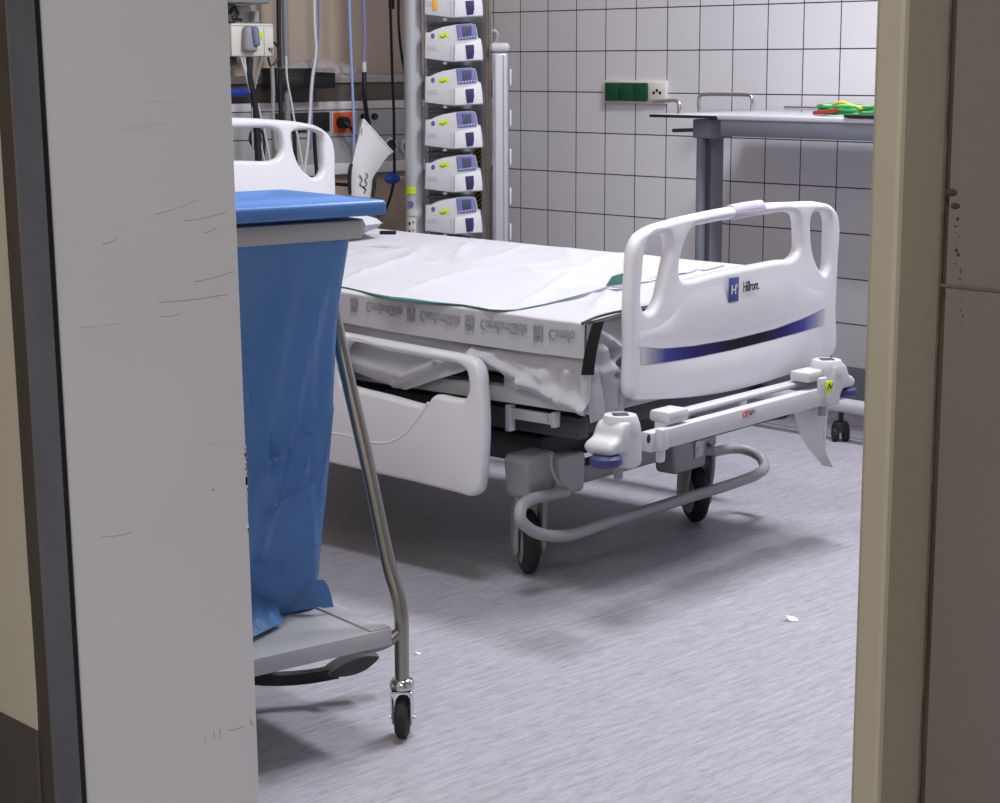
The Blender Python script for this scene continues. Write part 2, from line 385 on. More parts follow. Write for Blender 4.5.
# ------------------------------------------------------------------ the setting
def struct(name, bm, m, smooth=False):
    o = obj(name, bm, m, smooth=smooth); o['kind'] = 'structure'; return o
XW, YB, YR, XD = 4.995, 5.35, -1.2, 1.081
ZC = 3.0
struct('floor', bx(-2.2, XW+.1, YR-.1, YB+.1, -.05, 0), M['floor'])
struct('ceiling', bx(-2.2, XW+.1, YR-.1, YB+.1, ZC, ZC+.05), M['ceil'])
struct('wall_right', bx(XW, XW+.1, YR-.1, YB+.1, 0, ZC), M['tile'])
struct('wall_back', bx(-2.2, XW, YB, YB+.1, 0, ZC), M['taupe'])
struct('wall_near', bx(-2.2, XW, YR-.1, YR, 0, ZC), M['roomwall'])
struct('wall_corridor', bx(-2.2, -2.1, YR, YB, 0, ZC), M['corrwall'])
struct('baseboard_right', bx(XW-.006, XW, YR, YB, 0, .146, bev=.002), M['cove'])
struct('baseboard_back', bx(XD+.2, XW-.006, YB-.006, YB, 0, .146, bev=.002), M['cove'])
sa, sb = onZ(760, 422, 0).x, onZ(847, 437, 0).x
struct('trim_1', bx((sa+sb)/2-.01, (sa+sb)/2+.008, YR, YB, 0, .0012), M['floorline'])
struct('trim_2', bx((sa+sb)/2+.16, (sa+sb)/2+.166, YR, YB, 0, .001), M['floorline'])

# door wall (plane XD), opening between the steel corner on the left and the beige frame on the right
cL = onY(33.5, 401, 1.956)
YL = 1.956
struct('wall_left', bx(XD+.001, XD+.2, YL+.06, YB, 0, ZC), M['cream'])
cream = BM(); bx(XD-.0015, XD, YL+.03, YB, .327, ZC, cream)
struct('wall_left_panel', cream, M['cream'])
struct('baseboard_left', bx(XD-.003, XD+.001, YL+.03, YB, 0, .327, bev=.001), M['kick'])
yr_frame0 = onX(862, 401, 1.03).y; yr_frame1 = onX(892, 401, 1.03).y
struct('wall_right_of_door', bx(XD, XD+.2, YR, yr_frame0-.03, 0, ZC), M['wallgrey'])
struct('wall_above_door', bx(XD, XD+.2, yr_frame0-.03, YL+.06, 2.12, ZC), M['cream'])
fr = BM(); bx(1.03, XD+.22, yr_frame1, yr_frame0, 0, 2.12, fr, bev=.004)
struct('door_frame_right', fr, M['framebeige'])
# caulk line and joint, grime beside frame
cb = BM(); pts = []
for k in range(60):
    z = 2.0*k/59; pts.append((XD-.0005, yr_frame1-.0012+.0012*N3(z*14, 3)+.0007*N3(z*50, 1), z))
tube(cb, pts, .0010, 5, 1, smooth=False)
struct('trim_3', cb, M['caulk'])
struct('trim_4', bx(XD-.0008, XD, YR, yr_frame1-.002, onX(975, 288, XD).z-.0012, onX(975, 288, XD).z+.0008), mat('joint_line', rgb(92, 82, 74), .9))
gs = BM()
for k in range(22):
    z = 1.045-.0042*k+random.uniform(-.002, .002); y = yr_frame1-.011-.0005*k+random.uniform(-.0025, .0025)
    lathe(gs, [(.0002, 0), (random.uniform(.0004, .0018)*(1-k/26), .0002), (.0001, .0006)], (XD, y, z), (-1, 0, 0), 8)
lathe(gs, [(.0045, 0), (.004, .0008), (.0001, .0012)], (XD, yr_frame1-.006, 1.062), (-1, 0, 0), 9, sx=.6, sy=1.3)
lathe(gs, [(.0022, 0), (.002, .0006), (.0001, .0010)], (XD, yr_frame1-.0105, 1.053), (-1, 0, 0), 7, sy=1.8)
struct('trim_5', gs, mat('rust_stain', rgb(62, 44, 38), .9, var=.3, vscale=200))
# left: steel corner guard and the open door leaf
sg = BM(); bx(XD-.004, onY(58.5, 401, YL).x, YL, YL+.006, 0, 2.12, sg, bev=.0015)
struct('door_frame_steel', sg, M['steelclad'])
sg = BM(); bx(XD-.0045, XD-.002, YL+.0005, onX(17.5, 401, XD-.004).y, 0, 2.12, sg, bev=.0006)
struct('door_frame_steel_flange', sg, M['steelclad_side'])
sg = BM(); bx(onY(57, 401, YL).x, onY(66, 401, YL).x+.01, YL+.0165, YL+.03, 0, 2.12, sg); struct('door_gap_shade', sg, M['rubber'])  # black strip standing in for the shade in the gap beside the leaf
lf = BM(); x0, x1 = onY(64, 401, YL+.014).x, onY(243.5, 401, YL+.014).x
bx(x0, x1, YL+.014, YL+.056, .012, 2.1, lf, bev=.0016)
struct('door_1', lf, M['leaf'])
ch = BM()
for k in range(26):   # chipped laminate along the leaf's free edge
    z = .60+random.gauss(0, .035); box(ch, (x1-.0015, YL+.0138, z), (random.uniform(.001, .004), .002, random.uniform(.002, .009)), Matrix.Rotation(random.uniform(-.4, .4), 3, 'Y'))
struct('door_leaf_chips', ch, mat('bare_chipboard', rgb(206, 200, 192), .9, var=.12, vscale=120))
sc = BM()
for (a, b, w) in (((158, 215), (200, 201), .0004), ((186, 222), (228, 214), .0004), ((195, 283), (235, 273), .0005), ((160, 303), (228, 296), .0006), ((160, 317), (180, 315), .0004), ((104, 244), (118, 239), .0005),
                  ((82, 327), (120, 323), .0003), ((100, 537), (130, 533), .0005), ((205, 234), (218, 229), .0004),
                  ((202, 737), (202, 745), .0006), ((210, 733), (211, 741), .0006), ((216, 732), (217, 740), .0006), ((224, 733), (240, 729), .0006), ((247, 722), (249, 728), .0012), ((211, 491), (213, 491), .0012)):
    pa, pb = onY(*a, YL+.0138), onY(*b, YL+.0138); tube(sc, [pa, pa.lerp(pb, .5)+Vector((0, 0, -.0015)), pb], w, 4, 4)
struct('door_leaf_scratches', sc, mat('scratch_brown', rgb(176, 164, 158), .9, var=.2, vscale=80))

piv = Vector((1.2, YL, .75)); LEAN = Matrix.Translation(piv) @ Matrix.Rotation(R(-.7), 4, 'Y') @ Matrix.Translation(-piv)
for nm in ('door_frame_steel', 'door_frame_steel_flange', 'door_gap_shade', 'door_1', 'door_leaf_chips', 'door_leaf_scratches'): bpy.data.objects[nm].data.transform(LEAN)

# ------------------------------------------------------------------ hospital bed
BA = R(6.2); U = Vector((math.cos(BA), math.sin(BA), 0)); V = Vector((-math.sin(BA), math.cos(BA), 0))
BO = U*3.48+V*2.25
def loc(q): d = q-BO; return Vector((d.dot(U), d.dot(V), q.z))
def bY(x, y, yl):  # pixel on the plane local y = yl
    return loc(on(x, y, V, yl+V.dot(BO)))
def bX(x, y, xl): return loc(on(x, y, U, xl+U.dot(BO)))
def bZ(x, y, z): return loc(onZ(x, y, z))
bed = empty('hospital_bed', BO, BA)
tag(bed, 'white and grey hospital bed on castors with lowered siderail, standing beside the tiled wall', 'bed')
def z6(p): return [(600+a/3.2115, 180+b/3.2115) for a, b in p]
def ol(p, yl): return [(q.x, q.z) for q in (bY(a, b, yl) for a, b in p)]
out = ol(z6([(76, 700), (75, 560), (75, 400), (80, 300), (88, 215), (108, 170), (148, 140), (200, 122), (300, 98), (410, 77), (500, 66), (600, 61), (700, 62), (736, 74), (755, 102), (762, 145), (757, 250), (750, 400), (743, 560), (700, 598), (600, 634), (500, 666), (400, 690), (300, 706), (200, 714), (100, 716)]), .016)
w1 = ol(z6([(152, 195), (180, 184), (202, 188), (206, 215), (198, 262), (185, 322), (168, 385), (150, 410), (130, 408), (125, 385), (130, 300), (140, 215)]), .016)
w2 = ol(z6([(285, 165), (330, 151), (420, 134), (520, 121), (596, 113), (616, 124), (622, 175), (620, 222), (605, 240), (560, 247), (450, 268), (350, 289), (270, 309), (249, 305), (248, 268), (260, 215)]), .016)
w3 = ol(z6([(672, 120), (690, 113), (710, 113), (718, 128), (718, 200), (715, 272), (709, 290), (692, 272), (676, 232), (669, 180)]), .016)
bm = curve_bm([rnd(out), rnd(w1), rnd(w2), rnd(w3)], .032, .0155, 5, .013, .0070)
place(bm, Matrix.Translation((0, .0165, 0)) @ XZ)
fb = obj('footboard', bm, M['white'], bed)
# moulded front: bands ruled between curves, stripe recess
def crv(p): q = ol(z6(p), 0); return [a for a, b in q], [b for a, b in q]
def n7(p): return [((700+a/6.25-600)*3.2115, (260+b/6.25-180)*3.2115) for a, b in p]
c0 = crv([(100, 464), (185, 462), (225, 436), (275, 344), (350, 322), (450, 302), (560, 281), (625, 275), (690, 335), (740, 335)])
c1 = crv([(100, 500), (185, 484), (250, 440)]+n7([(0, 312), (200, 300), (400, 265), (600, 200)])+[(690, 362), (740, 368)])
c2 = crv([(100, 512), (200, 503)]+n7([(0, 470), (160, 456), (300, 430), (500, 370), (650, 315), (800, 250), (850, 225)]))
c3 = crv([(130, 536), (200, 541), (300, 532), (430, 510), (560, 478), (650, 445), (727, 410)])
c4 = crv([(130, 595), (200, 588), (300, 572), (430, 545), (560, 512), (650, 487), (724, 463)])
c5 = crv([(100, 642), (200, 629), (300, 613), (450, 584), (600, 543), (735, 488)])
c6 = crv([(100, 704), (200, 703), (300, 695), (400, 679), (500, 656), (600, 624), (700, 587), (740, 560)])
xs = np.linspace(-.390, .392, 81)
offs = ((c0, .004), (c1, -.010), (c2, -.0006), (c3, -.0006), (c3, .0002), (c4, .0002), (c4, -.0006), (c5, -.010), (c6, .001))
bm = BM(); rows = []
for c, o in offs:
    ramp = lambda q: (lambda k: k*k*(3-2*k))(min(1, max(0, q)))
    fade = lambda x: ramp((x+.390)/.34)*ramp((.392-x)/.34)
    rows.append([bm.verts.new((x, (o if o > 0 else -.0006+(o+.0006)*fade(x))+(.004 if x in (xs[0], xs[-1]) else 0), interp(x, *c))) for x in xs])
for A, B in zip(rows, rows[1:]):
    for k in range(80): bm.faces.new((A[k], A[k+1], B[k+1], B[k]))
obj('front_panel', bm, M['white'], fb)
bm = BM(); xx = np.linspace(-.368, .388, 50)
T = [bm.verts.new((x, -.0012, interp(x, *c3)-.001)) for x in xx]; B = [bm.verts.new((x, -.0012, interp(x, *c4)+.001)) for x in xx]
for k in range(49): bm.faces.new((T[k], T[k+1], B[k+1], B[k]))
tag(obj('stripe', bm, M['gradient'], fb), 'indigo stripe fading to grey at both ends')
# maker's plate
p0 = bY(727, 283, -.006); p1 = bY(739, 296, -.006)
bm = BM(); box(bm, ((p0.x+p1.x)/2-.0005, -.0082, (p0.z+p1.z)/2), (.040, .0012, .055), bev=.0003)
pl = obj('badge', bm, M['hillblue'], fb)
bm = text_bm('H', .030, bold=.0002); place(bm, Matrix.Translation((-.0125+(p0.x+p1.x)/2, -.0092, (p0.z+p1.z)/2-.010)) @ XZ)
bm2 = text_bm("'", .03, bold=.0002); place(bm2, Matrix.Translation((.0085+(p0.x+p1.x)/2, -.0092, (p0.z+p1.z)/2-.010)) @ XZ)
me = bpy.data.meshes.new('x'); bm2.to_mesh(me); bm2.free(); bm.from_mesh(me)
obj('badge_letter', bm, M['white'], pl, smooth=False)
bm = text_bm('Hillrom.', .034, bold=.0001); place(bm, Matrix.Translation((p1.x+.012, -.0088, (p0.z+p1.z)/2-.009)) @ XZ @ Matrix.Diagonal((.60, 1, 1, 1)))
obj('lettering', bm, M['blackink'], fb, smooth=False)
# lilac tape wrapped round the top rail
ta, tb = bY(730, 210, .0165), bY(760, 205, .0165)
bm = BM(); d = (tb-ta); tube(bm, [ta+Vector((0, 0, -.006)), (ta+tb)/2+Vector((0, 0, -.005)), tb+Vector((0, 0, -.006))], .0178, 20, 4)
for v in bm.verts: v.co.y = .0165+(v.co.y-.0165)*.9
obj('grip_tape', bm, M['lilac'], fb)

# headboard (mirror-symmetric, right half traced)
YH = 1.80
def half(p): return ol(p, YH+.022)
rh = half([(334, 190), (333.5, 170), (333, 150), (329, 136), (319, 126.5), (300, 121), (270, 118), (240, 116.3)])
xc = 0.0
right = [(a, b) for a, b in rh]; xr = right[0][0]; zt0 = right[-1][1]
outl = [(xr, .52)]+right+[(-a, b) for a, b in reversed(right)]+[(-xr, .52)]
def z4(p): return [(230+a/5, 100+b/5) for a, b in p]
wr = half(z4([(300, 168), (322, 160), (415, 163), (440, 180), (446, 260), (445, 350), (430, 374), (405, 380), (372, 360), (338, 322), (316, 270), (302, 210)]))
wm = half(z4([(30, 146), (200, 150), (228, 165), (242, 210), (242, 250), (228, 280), (195, 295), (30, 296)]))
xw0 = min(a for a, b in wm)
mid = list(wm); mid = mid+[(-a, b) for a, b in reversed(mid)]
bm = curve_bm([rnd([outl[0]]+outl[1:-1]+[outl[-1]], 4), rnd(wr), rnd(mid), rnd([(-a, b) for a, b in wr])], .034, .0165, 5, .012, .004)
place(bm, Matrix.Translation((0, YH+.022, 0)) @ XZ)
obj('headboard', bm, M['white'], bed)

# near siderail
XS = -.53
def zs(p): return [(320+a/4.226, 320+b/4.226) for a, b in p]
def olx(p, xl): return [(-q.y, q.z) for q in (bX(a, b, xl) for a, b in p)]
xo = XS+.018
so = olx(zs([(640, 146), (678, 168), (698, 205), (708, 290), (715, 420), (712, 560), (704, 665), (690, 730), (658, 748), (600, 735), (430, 692), (200, 640), (50, 605), (-120, 566)]), xo)
yl = so[-1][0]-.07
topl = olx(zs([(75, 40), (300, 82), (500, 118), (600, 136)]), xo)
lz = topl[0][1]+.01; lx = topl[0][0]
so = so+[(yl-.02, so[-1][1]+.06), (yl-.02, lz-.03), (yl+.02, lz+.006)]+topl
sw = olx(zs([(128, 109), (300, 135), (500, 172), (606, 194), (630, 214), (640, 260), (638, 300), (626, 322), (600, 325), (500, 309), (484, 320), (466, 345), (448, 350), (300, 312), (150, 274), (112, 258), (106, 190)]), xo)
bm = curve_bm([rnd(so, 5), rnd(sw, 5)], .036, .0155, 4, .011, .003); place(bm, Matrix.Translation((XS+.018, 0, 0)) @ YZ)
sr = obj('siderail', bm, M['white'], bed)
bm = BM(); g = [bX(a, b, XS) for a, b in zs([(20, 476), (100, 484), (160, 500), (230, 519), (290, 516), (345, 490), (395, 440), (430, 395), (455, 352)])]
tube(bm, [(XS+.0035, q.y, q.z) for q in g], .0048, 8, 5); obj('grip_ridge', bm, M['white'], sr)
s2 = sr.copy(); COL.objects.link(s2); s2.parent = bed; s2.location.x = 1.04      # far-side rail, same shape
for k in list(sr.children): c = k.copy(); COL.objects.link(c); c.parent = s2; c.location.x = .045

# mattress
bm = bx(-.445, .375, .075, 1.78, .47, .59, bev=.03); obj('mattress', bm, M['offwhite'], bed)
# deck beams, posts
def q2(px, xl): return bX(*px, xl)
bm = BM(); 
for xb in (-.425, .37): box(bm, (xb, .92, .428), (.04, 1.72, .036), bev=.006)
box(bm, (0, .10, .424), (.80, .05, .034), bev=.006); box(bm, (0, 1.7, .424), (.80, .05, .034), bev=.006)
obj('deck_frame', bm, M['offwhite'], bed)
bm = BM(); box(bm, (-.437, .29, .478), (.016, .052, .07), bev=.003); obj('deck_post', bm, M['offwhite'], bed)
bm = BM(); box(bm, (0, .92, .446), (.74, 1.64, .008), bev=.003); obj('deck_plate', bm, M['darkgrey'], bed)
bm = BM()
for xb in (-.37, .37): box(bm, (xb, .80, .362), (.035, 1.3, .05), bev=.005)
box(bm, (0, .2, .362), (.74, .04, .05), bev=.005); box(bm, (0, 1.4, .362), (.74, .04, .05), bev=.005)
obj('lift_frame', bm, M['darkgrey'], bed)
bm = BM(); box(bm, (-.43, .245, .386), (.012, .13, .024), bev=.002); box(bm, (-.43, .182, .386), (.02, .012, .034), bev=.002); box(bm, (-.43, .31, .375), (.02, .014, .06), bev=.002)
lathe(bm, [(.0001, 0), (.009, 0), (.009, .004), (.0001, .0045)], (-.436, .205, .386), (-1, 0, 0), 14)
obj('rail_bracket', bm, M['alu'], bed)
bm = BM(); box(bm, (-.03, .86, .262), (.46, 1.0, .07), bev=.012); box(bm, (-.03, .86, .31), (.36, .7, .04), bev=.01)
obj('base_frame', bm, M['darkgrey'], bed)
bm = BM()
for yy in (.45, 1.25): bm = BM(); lathe(bm, [(.055, .29), (.055, .36), (.042, .36), (.042, .44)], (-.03, yy, 0), seg=20); obj('lift_column', bm, M['midgrey'], bed)
# foot crossbar with socket corners
YF = -.075
ba, bb = bY(640, 428, YF), bY(800, 390, YF)
zb0 = bY(680, 440, YF).z; 
bm = BM(); box(bm, (-.05, YF, .373), (.80, .028, .042), bev=.003); fbm = obj('foot_crossbar', bm, M['offwhite'], bed)
bm = BM(); box(bm, (-.02, YF+.045, .402), (.54, .034, .012), bev=.004); obj('accessory_rail', bm, M['offwhite'], fbm)
bm = BM(); tube(bm, [(-.25, YF+.012, .344), (.05, YF+.012, .344), (.10, YF+.0, .345), (.103, YF-.004, .352)], .0035, 6, 3); obj('rail_wire', bm, M['black'], fbm)
for sx, cx in ((-1, bY(650, 405, YF).x), (1, bY(788, 375, YF).x)):
    pass
for px_ in ((677, 409), (815, 370)):
    q = bY(*px_, YF); bm = BM(); box(bm, (q.x-.0, YF+.02, q.z-.014), (.075, .055, .026), bev=.008); obj('rail_clamp', bm, M['offwhite'], fbm)
def label_on(pxl, w, h, m, name, par, yl=YF-.0146):
    q = bY(*pxl, yl); bm = BM(); box(bm, (q.x, yl, q.z), (w, .001, h), bev=.0003); return obj(name, bm, m, par, smooth=False), q
s, q = label_on((749, 413), .055, .020, M['offwhite'], 'warning_sticker', fbm)
bm = BM()
for dx in (-.017, -.007): tube(bm, [(q.x+dx+.008*math.cos(t*math.pi/4), YF-.0155, q.z+.007*math.sin(t*math.pi/4)) for t in range(8)], .0012, 5, 2, closed=True)
obj('warning_ring', bm, M['redink'], s)
bm = BM(); box(bm, (q.x+.012, YF-.0152, q.z+.003), (.016, .0006, .0022)); box(bm, (q.x+.008, YF-.0152, q.z-.003), (.006, .0006, .005)); box(bm, (q.x+.018, YF-.0152, q.z-.002), (.010, .0006, .0018))
obj('warning_mark', bm, M['blackink'], s, smooth=False)
# end clip near the left socket
q = bY(662, 442, YF-.02); bm = BM(); box(bm, (q.x, YF-.02, q.z+.006), (.026, .02, .046), bev=.004); box(bm, (q.x+.006, YF-.012, q.z-.03), (.018, .014, .03), bev=.003); obj('clip', bm, M['offwhite'], fbm)
q = bY(648.5, 438, YF-.015); bm = BM(); lathe(bm, [(.0001, 0), (.006, 0), (.006, .0015), (.0001, .0016)], (q.x, YF-.0145, q.z-.002), (0, -1, 0), 14, sy=1.6); obj('lock_mark', bm, M['blackink'], fbm)
def socket_corner(sgn, top, name='pole_socket'):
    q = bY(*top, YF); cx, cz = q.x, q.z
    prof = [(-.026, -.008), (.026, -.008), (.033, -.025), (.036, -.065), (.034, -.104), (.024, -.110), (-.004, -.107), (-.010, -.085), (-.020, -.074), (-.070, -.072), (-.078, -.058), (-.070, -.046), (-.048, -.036), (-.037, -.018)]
    bm = curve_bm([rnd([(a if sgn < 0 else -a, b) for a, b in prof], 4)], .072, .022, 4, .010); place(bm, Matrix.Translation((cx, YF+.004, cz)) @ XZ)
    s = obj(name, bm, M['offwhite'], bed)
    bm = BM(); lathe(bm, [(.0395, -.034), (.040, -.02), (.036, -.006), (.033, 0), (.0001, .0006)], (cx+sgn*-.003, YF+.004, cz), seg=28); cp = obj('socket_cap', bm, M['offwhite'], s)
    bm = BM(); box(bm, (cx-sgn*.003, YF+.004, cz+.0005), (.032, .032, .002), Matrix.Rotation(R(45), 3, 'Z')); obj('socket_hole', bm, M['darkgrey'], s, smooth=False)
    bm = BM(); lathe(bm, [(.0001, -.012), (.026, -.012), (.033, -.006), (.033, .006), (.026, .012), (.0001, .012)], (cx+sgn*.058, YF-.006, cz-.084), seg=24); obj('bumper_roller', bm, M['bluebumper'], s)
    bm = BM(); lathe(bm, [(.010, -.135), (.010, -.10)], (cx-sgn*.006, YF+.01, cz), seg=12); obj('socket_stub', bm, M['grey'], s)
    return s, Vector((cx, YF, cz))
sL, cLs = socket_corner(-1, (621, 415)); sR, cRs = socket_corner(1, (829, 359.5))
q = bY(826, 387, YF-.05); bm = BM(); box(bm, (q.x-.01, YF-.046, q.z+.004), (.03, .012, .04), bev=.004); obj('socket_lug', bm, M['offwhite'], sR)
bm = BM(); box(bm, (q.x+.008, YF-.0535, q.z), (.028, .003, .027), bev=.0006); st = obj('sticker', bm, M['yellow'], sR)
bm = BM(); tube(bm, [(q.x-.002, YF-.0555, q.z-.006), (q.x+.006, YF-.0555, q.z+.007), (q.x+.012, YF-.0555, q.z-.005), (q.x+.02, YF-.0555, q.z+.006)], .0013, 5, 4); obj('sticker_scribble', bm, M['blackink'], st)
# castors
def castor(cx, cy, spin, housing=True):
    c = bpy.data.objects.new('castor', None); c.location = (cx, cy, 0); c.empty_display_size = .05; link(c, bed)
    rz = Matrix.Rotation(spin, 4, 'Z')
    bm = BM(); lathe(bm, [(.0001, -.019), (.060, -.019), (.069, -.014), (.074, -.006), (.074, .006), (.069, .014), (.060, .019), (.0001, .019)], (0, 0, .074), (1, 0, 0), 32); place(bm, rz); obj('wheel', bm, M['rubber'], c)
    bm = BM(); lathe(bm, [(.0001, -.023), (.044, -.022), (.05, -.0195), (.05, .0195), (.044, .022), (.0001, .023)], (0, 0, .074), (1, 0, 0), 28); place(bm, rz); obj('hub', bm, M['midgrey'], c)
    bm = BM()
    for s in (-1, 1):
        f = curve_bm([rnd([(-.03, .05), (.0, .04), (.026, .052), (.034, .09), (.05, .15), (.05, .195), (-.02, .195), (-.035, .12)], 4)], .010, .003, 2)
        place(f, Matrix.Translation((s*.031, 0, 0)) @ YZ); me = bpy.data.meshes.new('f'); f.to_mesh(me); f.free(); bm.from_mesh(me)
    box(bm, (0, -.02, .19), (.066, .075, .02), bev=.005); place(bm, rz); obj('fork', bm, M['grey'], c)
    bm = BM(); lathe(bm, [(.014, .19), (.014, .27)], (0, 0, 0), seg=14); obj('stem', bm, M['midgrey'], c)
    return c
view_spin = -YAW-BA
castor(-.350, .325, view_spin+R(8)); castor(.285, .30, view_spin+R(14)); castor(-.35, 1.40, view_spin+R(30)); castor(.285, 1.40, view_spin+R(10))
def housing(px0, px1, yl, depth, name):
    a, b = bY(*px0, yl), bY(*px1, yl); bm = BM(); w = b.x-a.x; h = a.z-b.z
    o = [(a.x+.012, b.z+.006), (a.x-.002, b.z+.03), (a.x+.01, a.z-.01), (a.x+.03, a.z), (b.x-.02, a.z+.004), (b.x-.004, a.z-.01), (b.x, b.z+.03), (b.x-.006, b.z+.004), ((a.x+b.x)/2, b.z-.004)]
    bm = curve_bm([fillet([(a.x+.006, b.z), (a.x-.004, a.z-.004), (a.x+.008, a.z+.008), (b.x-.008, a.z+.008), (b.x, a.z-.004), (b.x-.004, b.z)], .014)], depth, .008, 3); place(bm, Matrix.Translation((0, yl+depth/2, 0)) @ XZ); return obj(name, bm, M['grey'], bed)
housing((528, 461), (557, 493), .26, .07, 'castor_cover'); housing((561, 460), (586, 490), .24, .05, 'castor_cover')
housing((674, 446), (707, 466), .25, .06, 'castor_cover')
q = bY(700, 447, .245); bm = BM(); box(bm, (q.x, .2475, q.z), (.035, .002, .05), bev=.0005); dl = obj('dial_sticker', bm, M['offwhite'], bed, smooth=False)
bm = BM(); tube(bm, [(q.x-.010+.02*math.cos(t), .2455, q.z+.012+.012*math.sin(t)) for t in np.linspace(.2, 2.9, 8)], .0022, 5, 2); obj('dial_arrow', bm, M['redink'], dl)
bm = BM(); lathe(bm, [(.0001, 0), (.008, 0), (.008, .002), (.0001, .002)], (q.x-.003, .2465, q.z-.008), (0, -1, 0), 12); obj('dial', bm, M['ductlight'], dl)
bm = BM(); box(bm, (-.03, .30, .212), (.74, .06, .045), bev=.01); obj('base_crossbar', bm, M['midgrey'], bed)
bm = BM(); tube(bm, [bY(551, 455, .25), bY(552, 470, .24), bY(558, 483, .235), (bY(564, 492, .235))], .004, 8, 5); obj('brake_cable', bm, M['grey'], bed)
# brake bar
LP = [bY(a, b, c) for a, b, c in ((566, 493, .235), (556, 494, .23), (543, 496.5, .222), (530, 500.5, .212), (521, 508, .203), (520, 518, .197), (529, 528.5, .192), (545, 535, .187), (564, 536, .183))]
LQ = [bZ(620, 518.5, .12), bZ(690, 497, .12), bZ(742, 480.5, .12)]
LR = [bZ(756, 475, .124), bZ(764.5, 466, .135), bZ(762, 459, .150), bZ(755, 453.5, .160), bZ(745, 449.5, .168), bZ(733, 448.5, .172), bZ(720, 450.5, .174), bZ(703, 455, .175)]
bm = BM(); tube(bm, LP+LQ+LR, .0135, 12, 5); obj('brake_bar', bm, M['grey'], bed)

# ------------------------------------------------------------------ bedding
def zt(x, y):
    b = .612+.036*(x+.46)/.9+.026*y/1.75
    w = .0035*N3(x*3+y*2.2, y*5.5-x*1.5)+.0022*N3(x*9+4, y*7+2)
    ew = max(0, min(1, (x+.45)/.15))*max(0, min(1, (.40-x)/.15)); w *= .35+.65*ew
    w += ew*(.0095*(1-abs(N3(x*1.3+9, y*6-x*2.6)))**9+.006*(1-abs(N3(x*2.2-y*2+3, y*4+x*5)))**12)
    return b+w
NX = -.46
def hem(pts): q = [bX(a, b, NX) for a, b in pts]; return [v.y for v in q][::-1] if q[0].y > q[-1].y else [v.y for v in q], [v.z for v in q][::-1] if q[0].y > q[-1].y else [v.z for v in q]
hy, hz = hem([(346, 364), (362, 372), (379, 379), (398, 386), (410, 389), (420, 386), (443, 378), (469, 370), (480, 357), (494, 362), (503, 365), (509, 372), (517, 388), (532, 390), (550, 400), (567, 406), (585, 412), (592, 415)])
FOLDS = []
for pa_, pb_, am, wd in (((478, 350), (530, 380), .026, .012), ((530, 380), (590, 410), .030, .012), ((512, 357), (548, 377), .014, .010), ((572, 372), (566, 402), .020, .010), ((585, 376), (588, 410), .016, .009), ((345, 362), (400, 378), .016, .012), ((400, 384), (443, 362), .018, .010), ((420, 352), (478, 352), .016, .010), ((443, 362), (500, 352), .014, .009), ((548, 372), (556, 398), .012, .010)):
    qa_, qb_ = bX(*pa_, NX), bX(*pb_, NX); FOLDS.append((qa_.y, qa_.z, qb_.y, qb_.z, am, wd))
EFOLDS = []
for pa_, pb_, am, wd in (((601, 332), (622, 352), .026, .010), ((622, 352), (602, 372), .022, .008), ((603, 350), (612, 405), .024, .010), ((596, 372), (600, 412), .020, .009), ((618, 372), (618, 412), .024, .010), ((606, 380), (622, 395), .014, .008)):
    qa_, qb_ = bY(*pa_, .06), bY(*pb_, .06); EFOLDS.append((qa_.x, qa_.z, qb_.x, qb_.z, am, wd))
def sheet_f(s, t):
    y = .06+t*1.72; zb = interp(y, hy, hz); zb = max(zb, .36)
    L1, L2, L3 = .19, .76, .05
    ztop = zt(NX+.03, y)
    if s < .25:
        k = s/.25; z = zb+(ztop-.022-zb)*k; depth = 1-k
        x = NX-.010*depth*(1+N3(y*9, 2))-.012*depth*max(0, N3(y*5+z*12, z*14+y*9, 3))+.010*depth*N3(y*14, z*7)
        x += .005*math.sin((z-.43)*30+y*9)*depth
        for (ya, za, yb_, zb_, am, wd) in FOLDS:
            ax, az = yb_-ya, zb_-za; kk = max(0, min(1, ((y-ya)*ax+(z-za)*az)/(ax*ax+az*az))); dd = math.hypot(y-ya-kk*ax, z-za-kk*az)
            x -= .72*am*math.exp(-(dd/wd/1.2)**2)*min(1, depth*3)
        return Vector((x, y, z))
    if s < .33:
        k = (s-.25)/.08*math.pi/2; return Vector((NX+.024-.024*math.cos(k), y, ztop-.022+.022*math.sin(k)))
    if s < .88:
        k = (s-.33)/.55; x = NX+.024+k*.826; return Vector((x, y, zt(x, y)))
    k = (s-.88)/.12; a = min(1, k*2)*math.pi/2
    return Vector((.390+.02*math.sin(a), y, zt(.390, y)-.02+.02*math.cos(a)-max(0, k-.5)*.24))
bm = BM(); grid(bm, sheet_f, 150, 320); thick(bm, .0016)
sh = obj('bed_sheet', bm, M['sheet'], loc=BO); sh.rotation_euler.z = BA
tag(sh, 'crumpled white cotton sheet draped over the bed mattress, hanging down above the siderail', 'bed sheet')
def end_f(s, t):   # sheet end gathered between mattress and footboard
    x = -.468+s*.86; z = zt(max(x, -.44), .06)-.004-t*.21*(1-.35*min(1, max(0, s-.1)*4))
    y = .070-.008*t*(1+N3(x*20, z*9))+.006*N3(x*22+z*9, z*12)*min(1, t*4)
    for (xa, za, xb_, zb_, am, wd) in EFOLDS:
        ax, az = xb_-xa, zb_-za; kk = max(0, min(1, ((x-xa)*ax+(z-za)*az)/(ax*ax+az*az))); dd = math.hypot(x-xa-kk*ax, z-za-kk*az); y -= .8*am*math.exp(-(dd/wd/1.15)**2)*min(1, t*5)
    return Vector((x, min(y, .085), z))
bm = BM(); grid(bm, end_f, 200, 60); thick(bm, .0014); obj('sheet_end', bm, M['sheet'], sh)
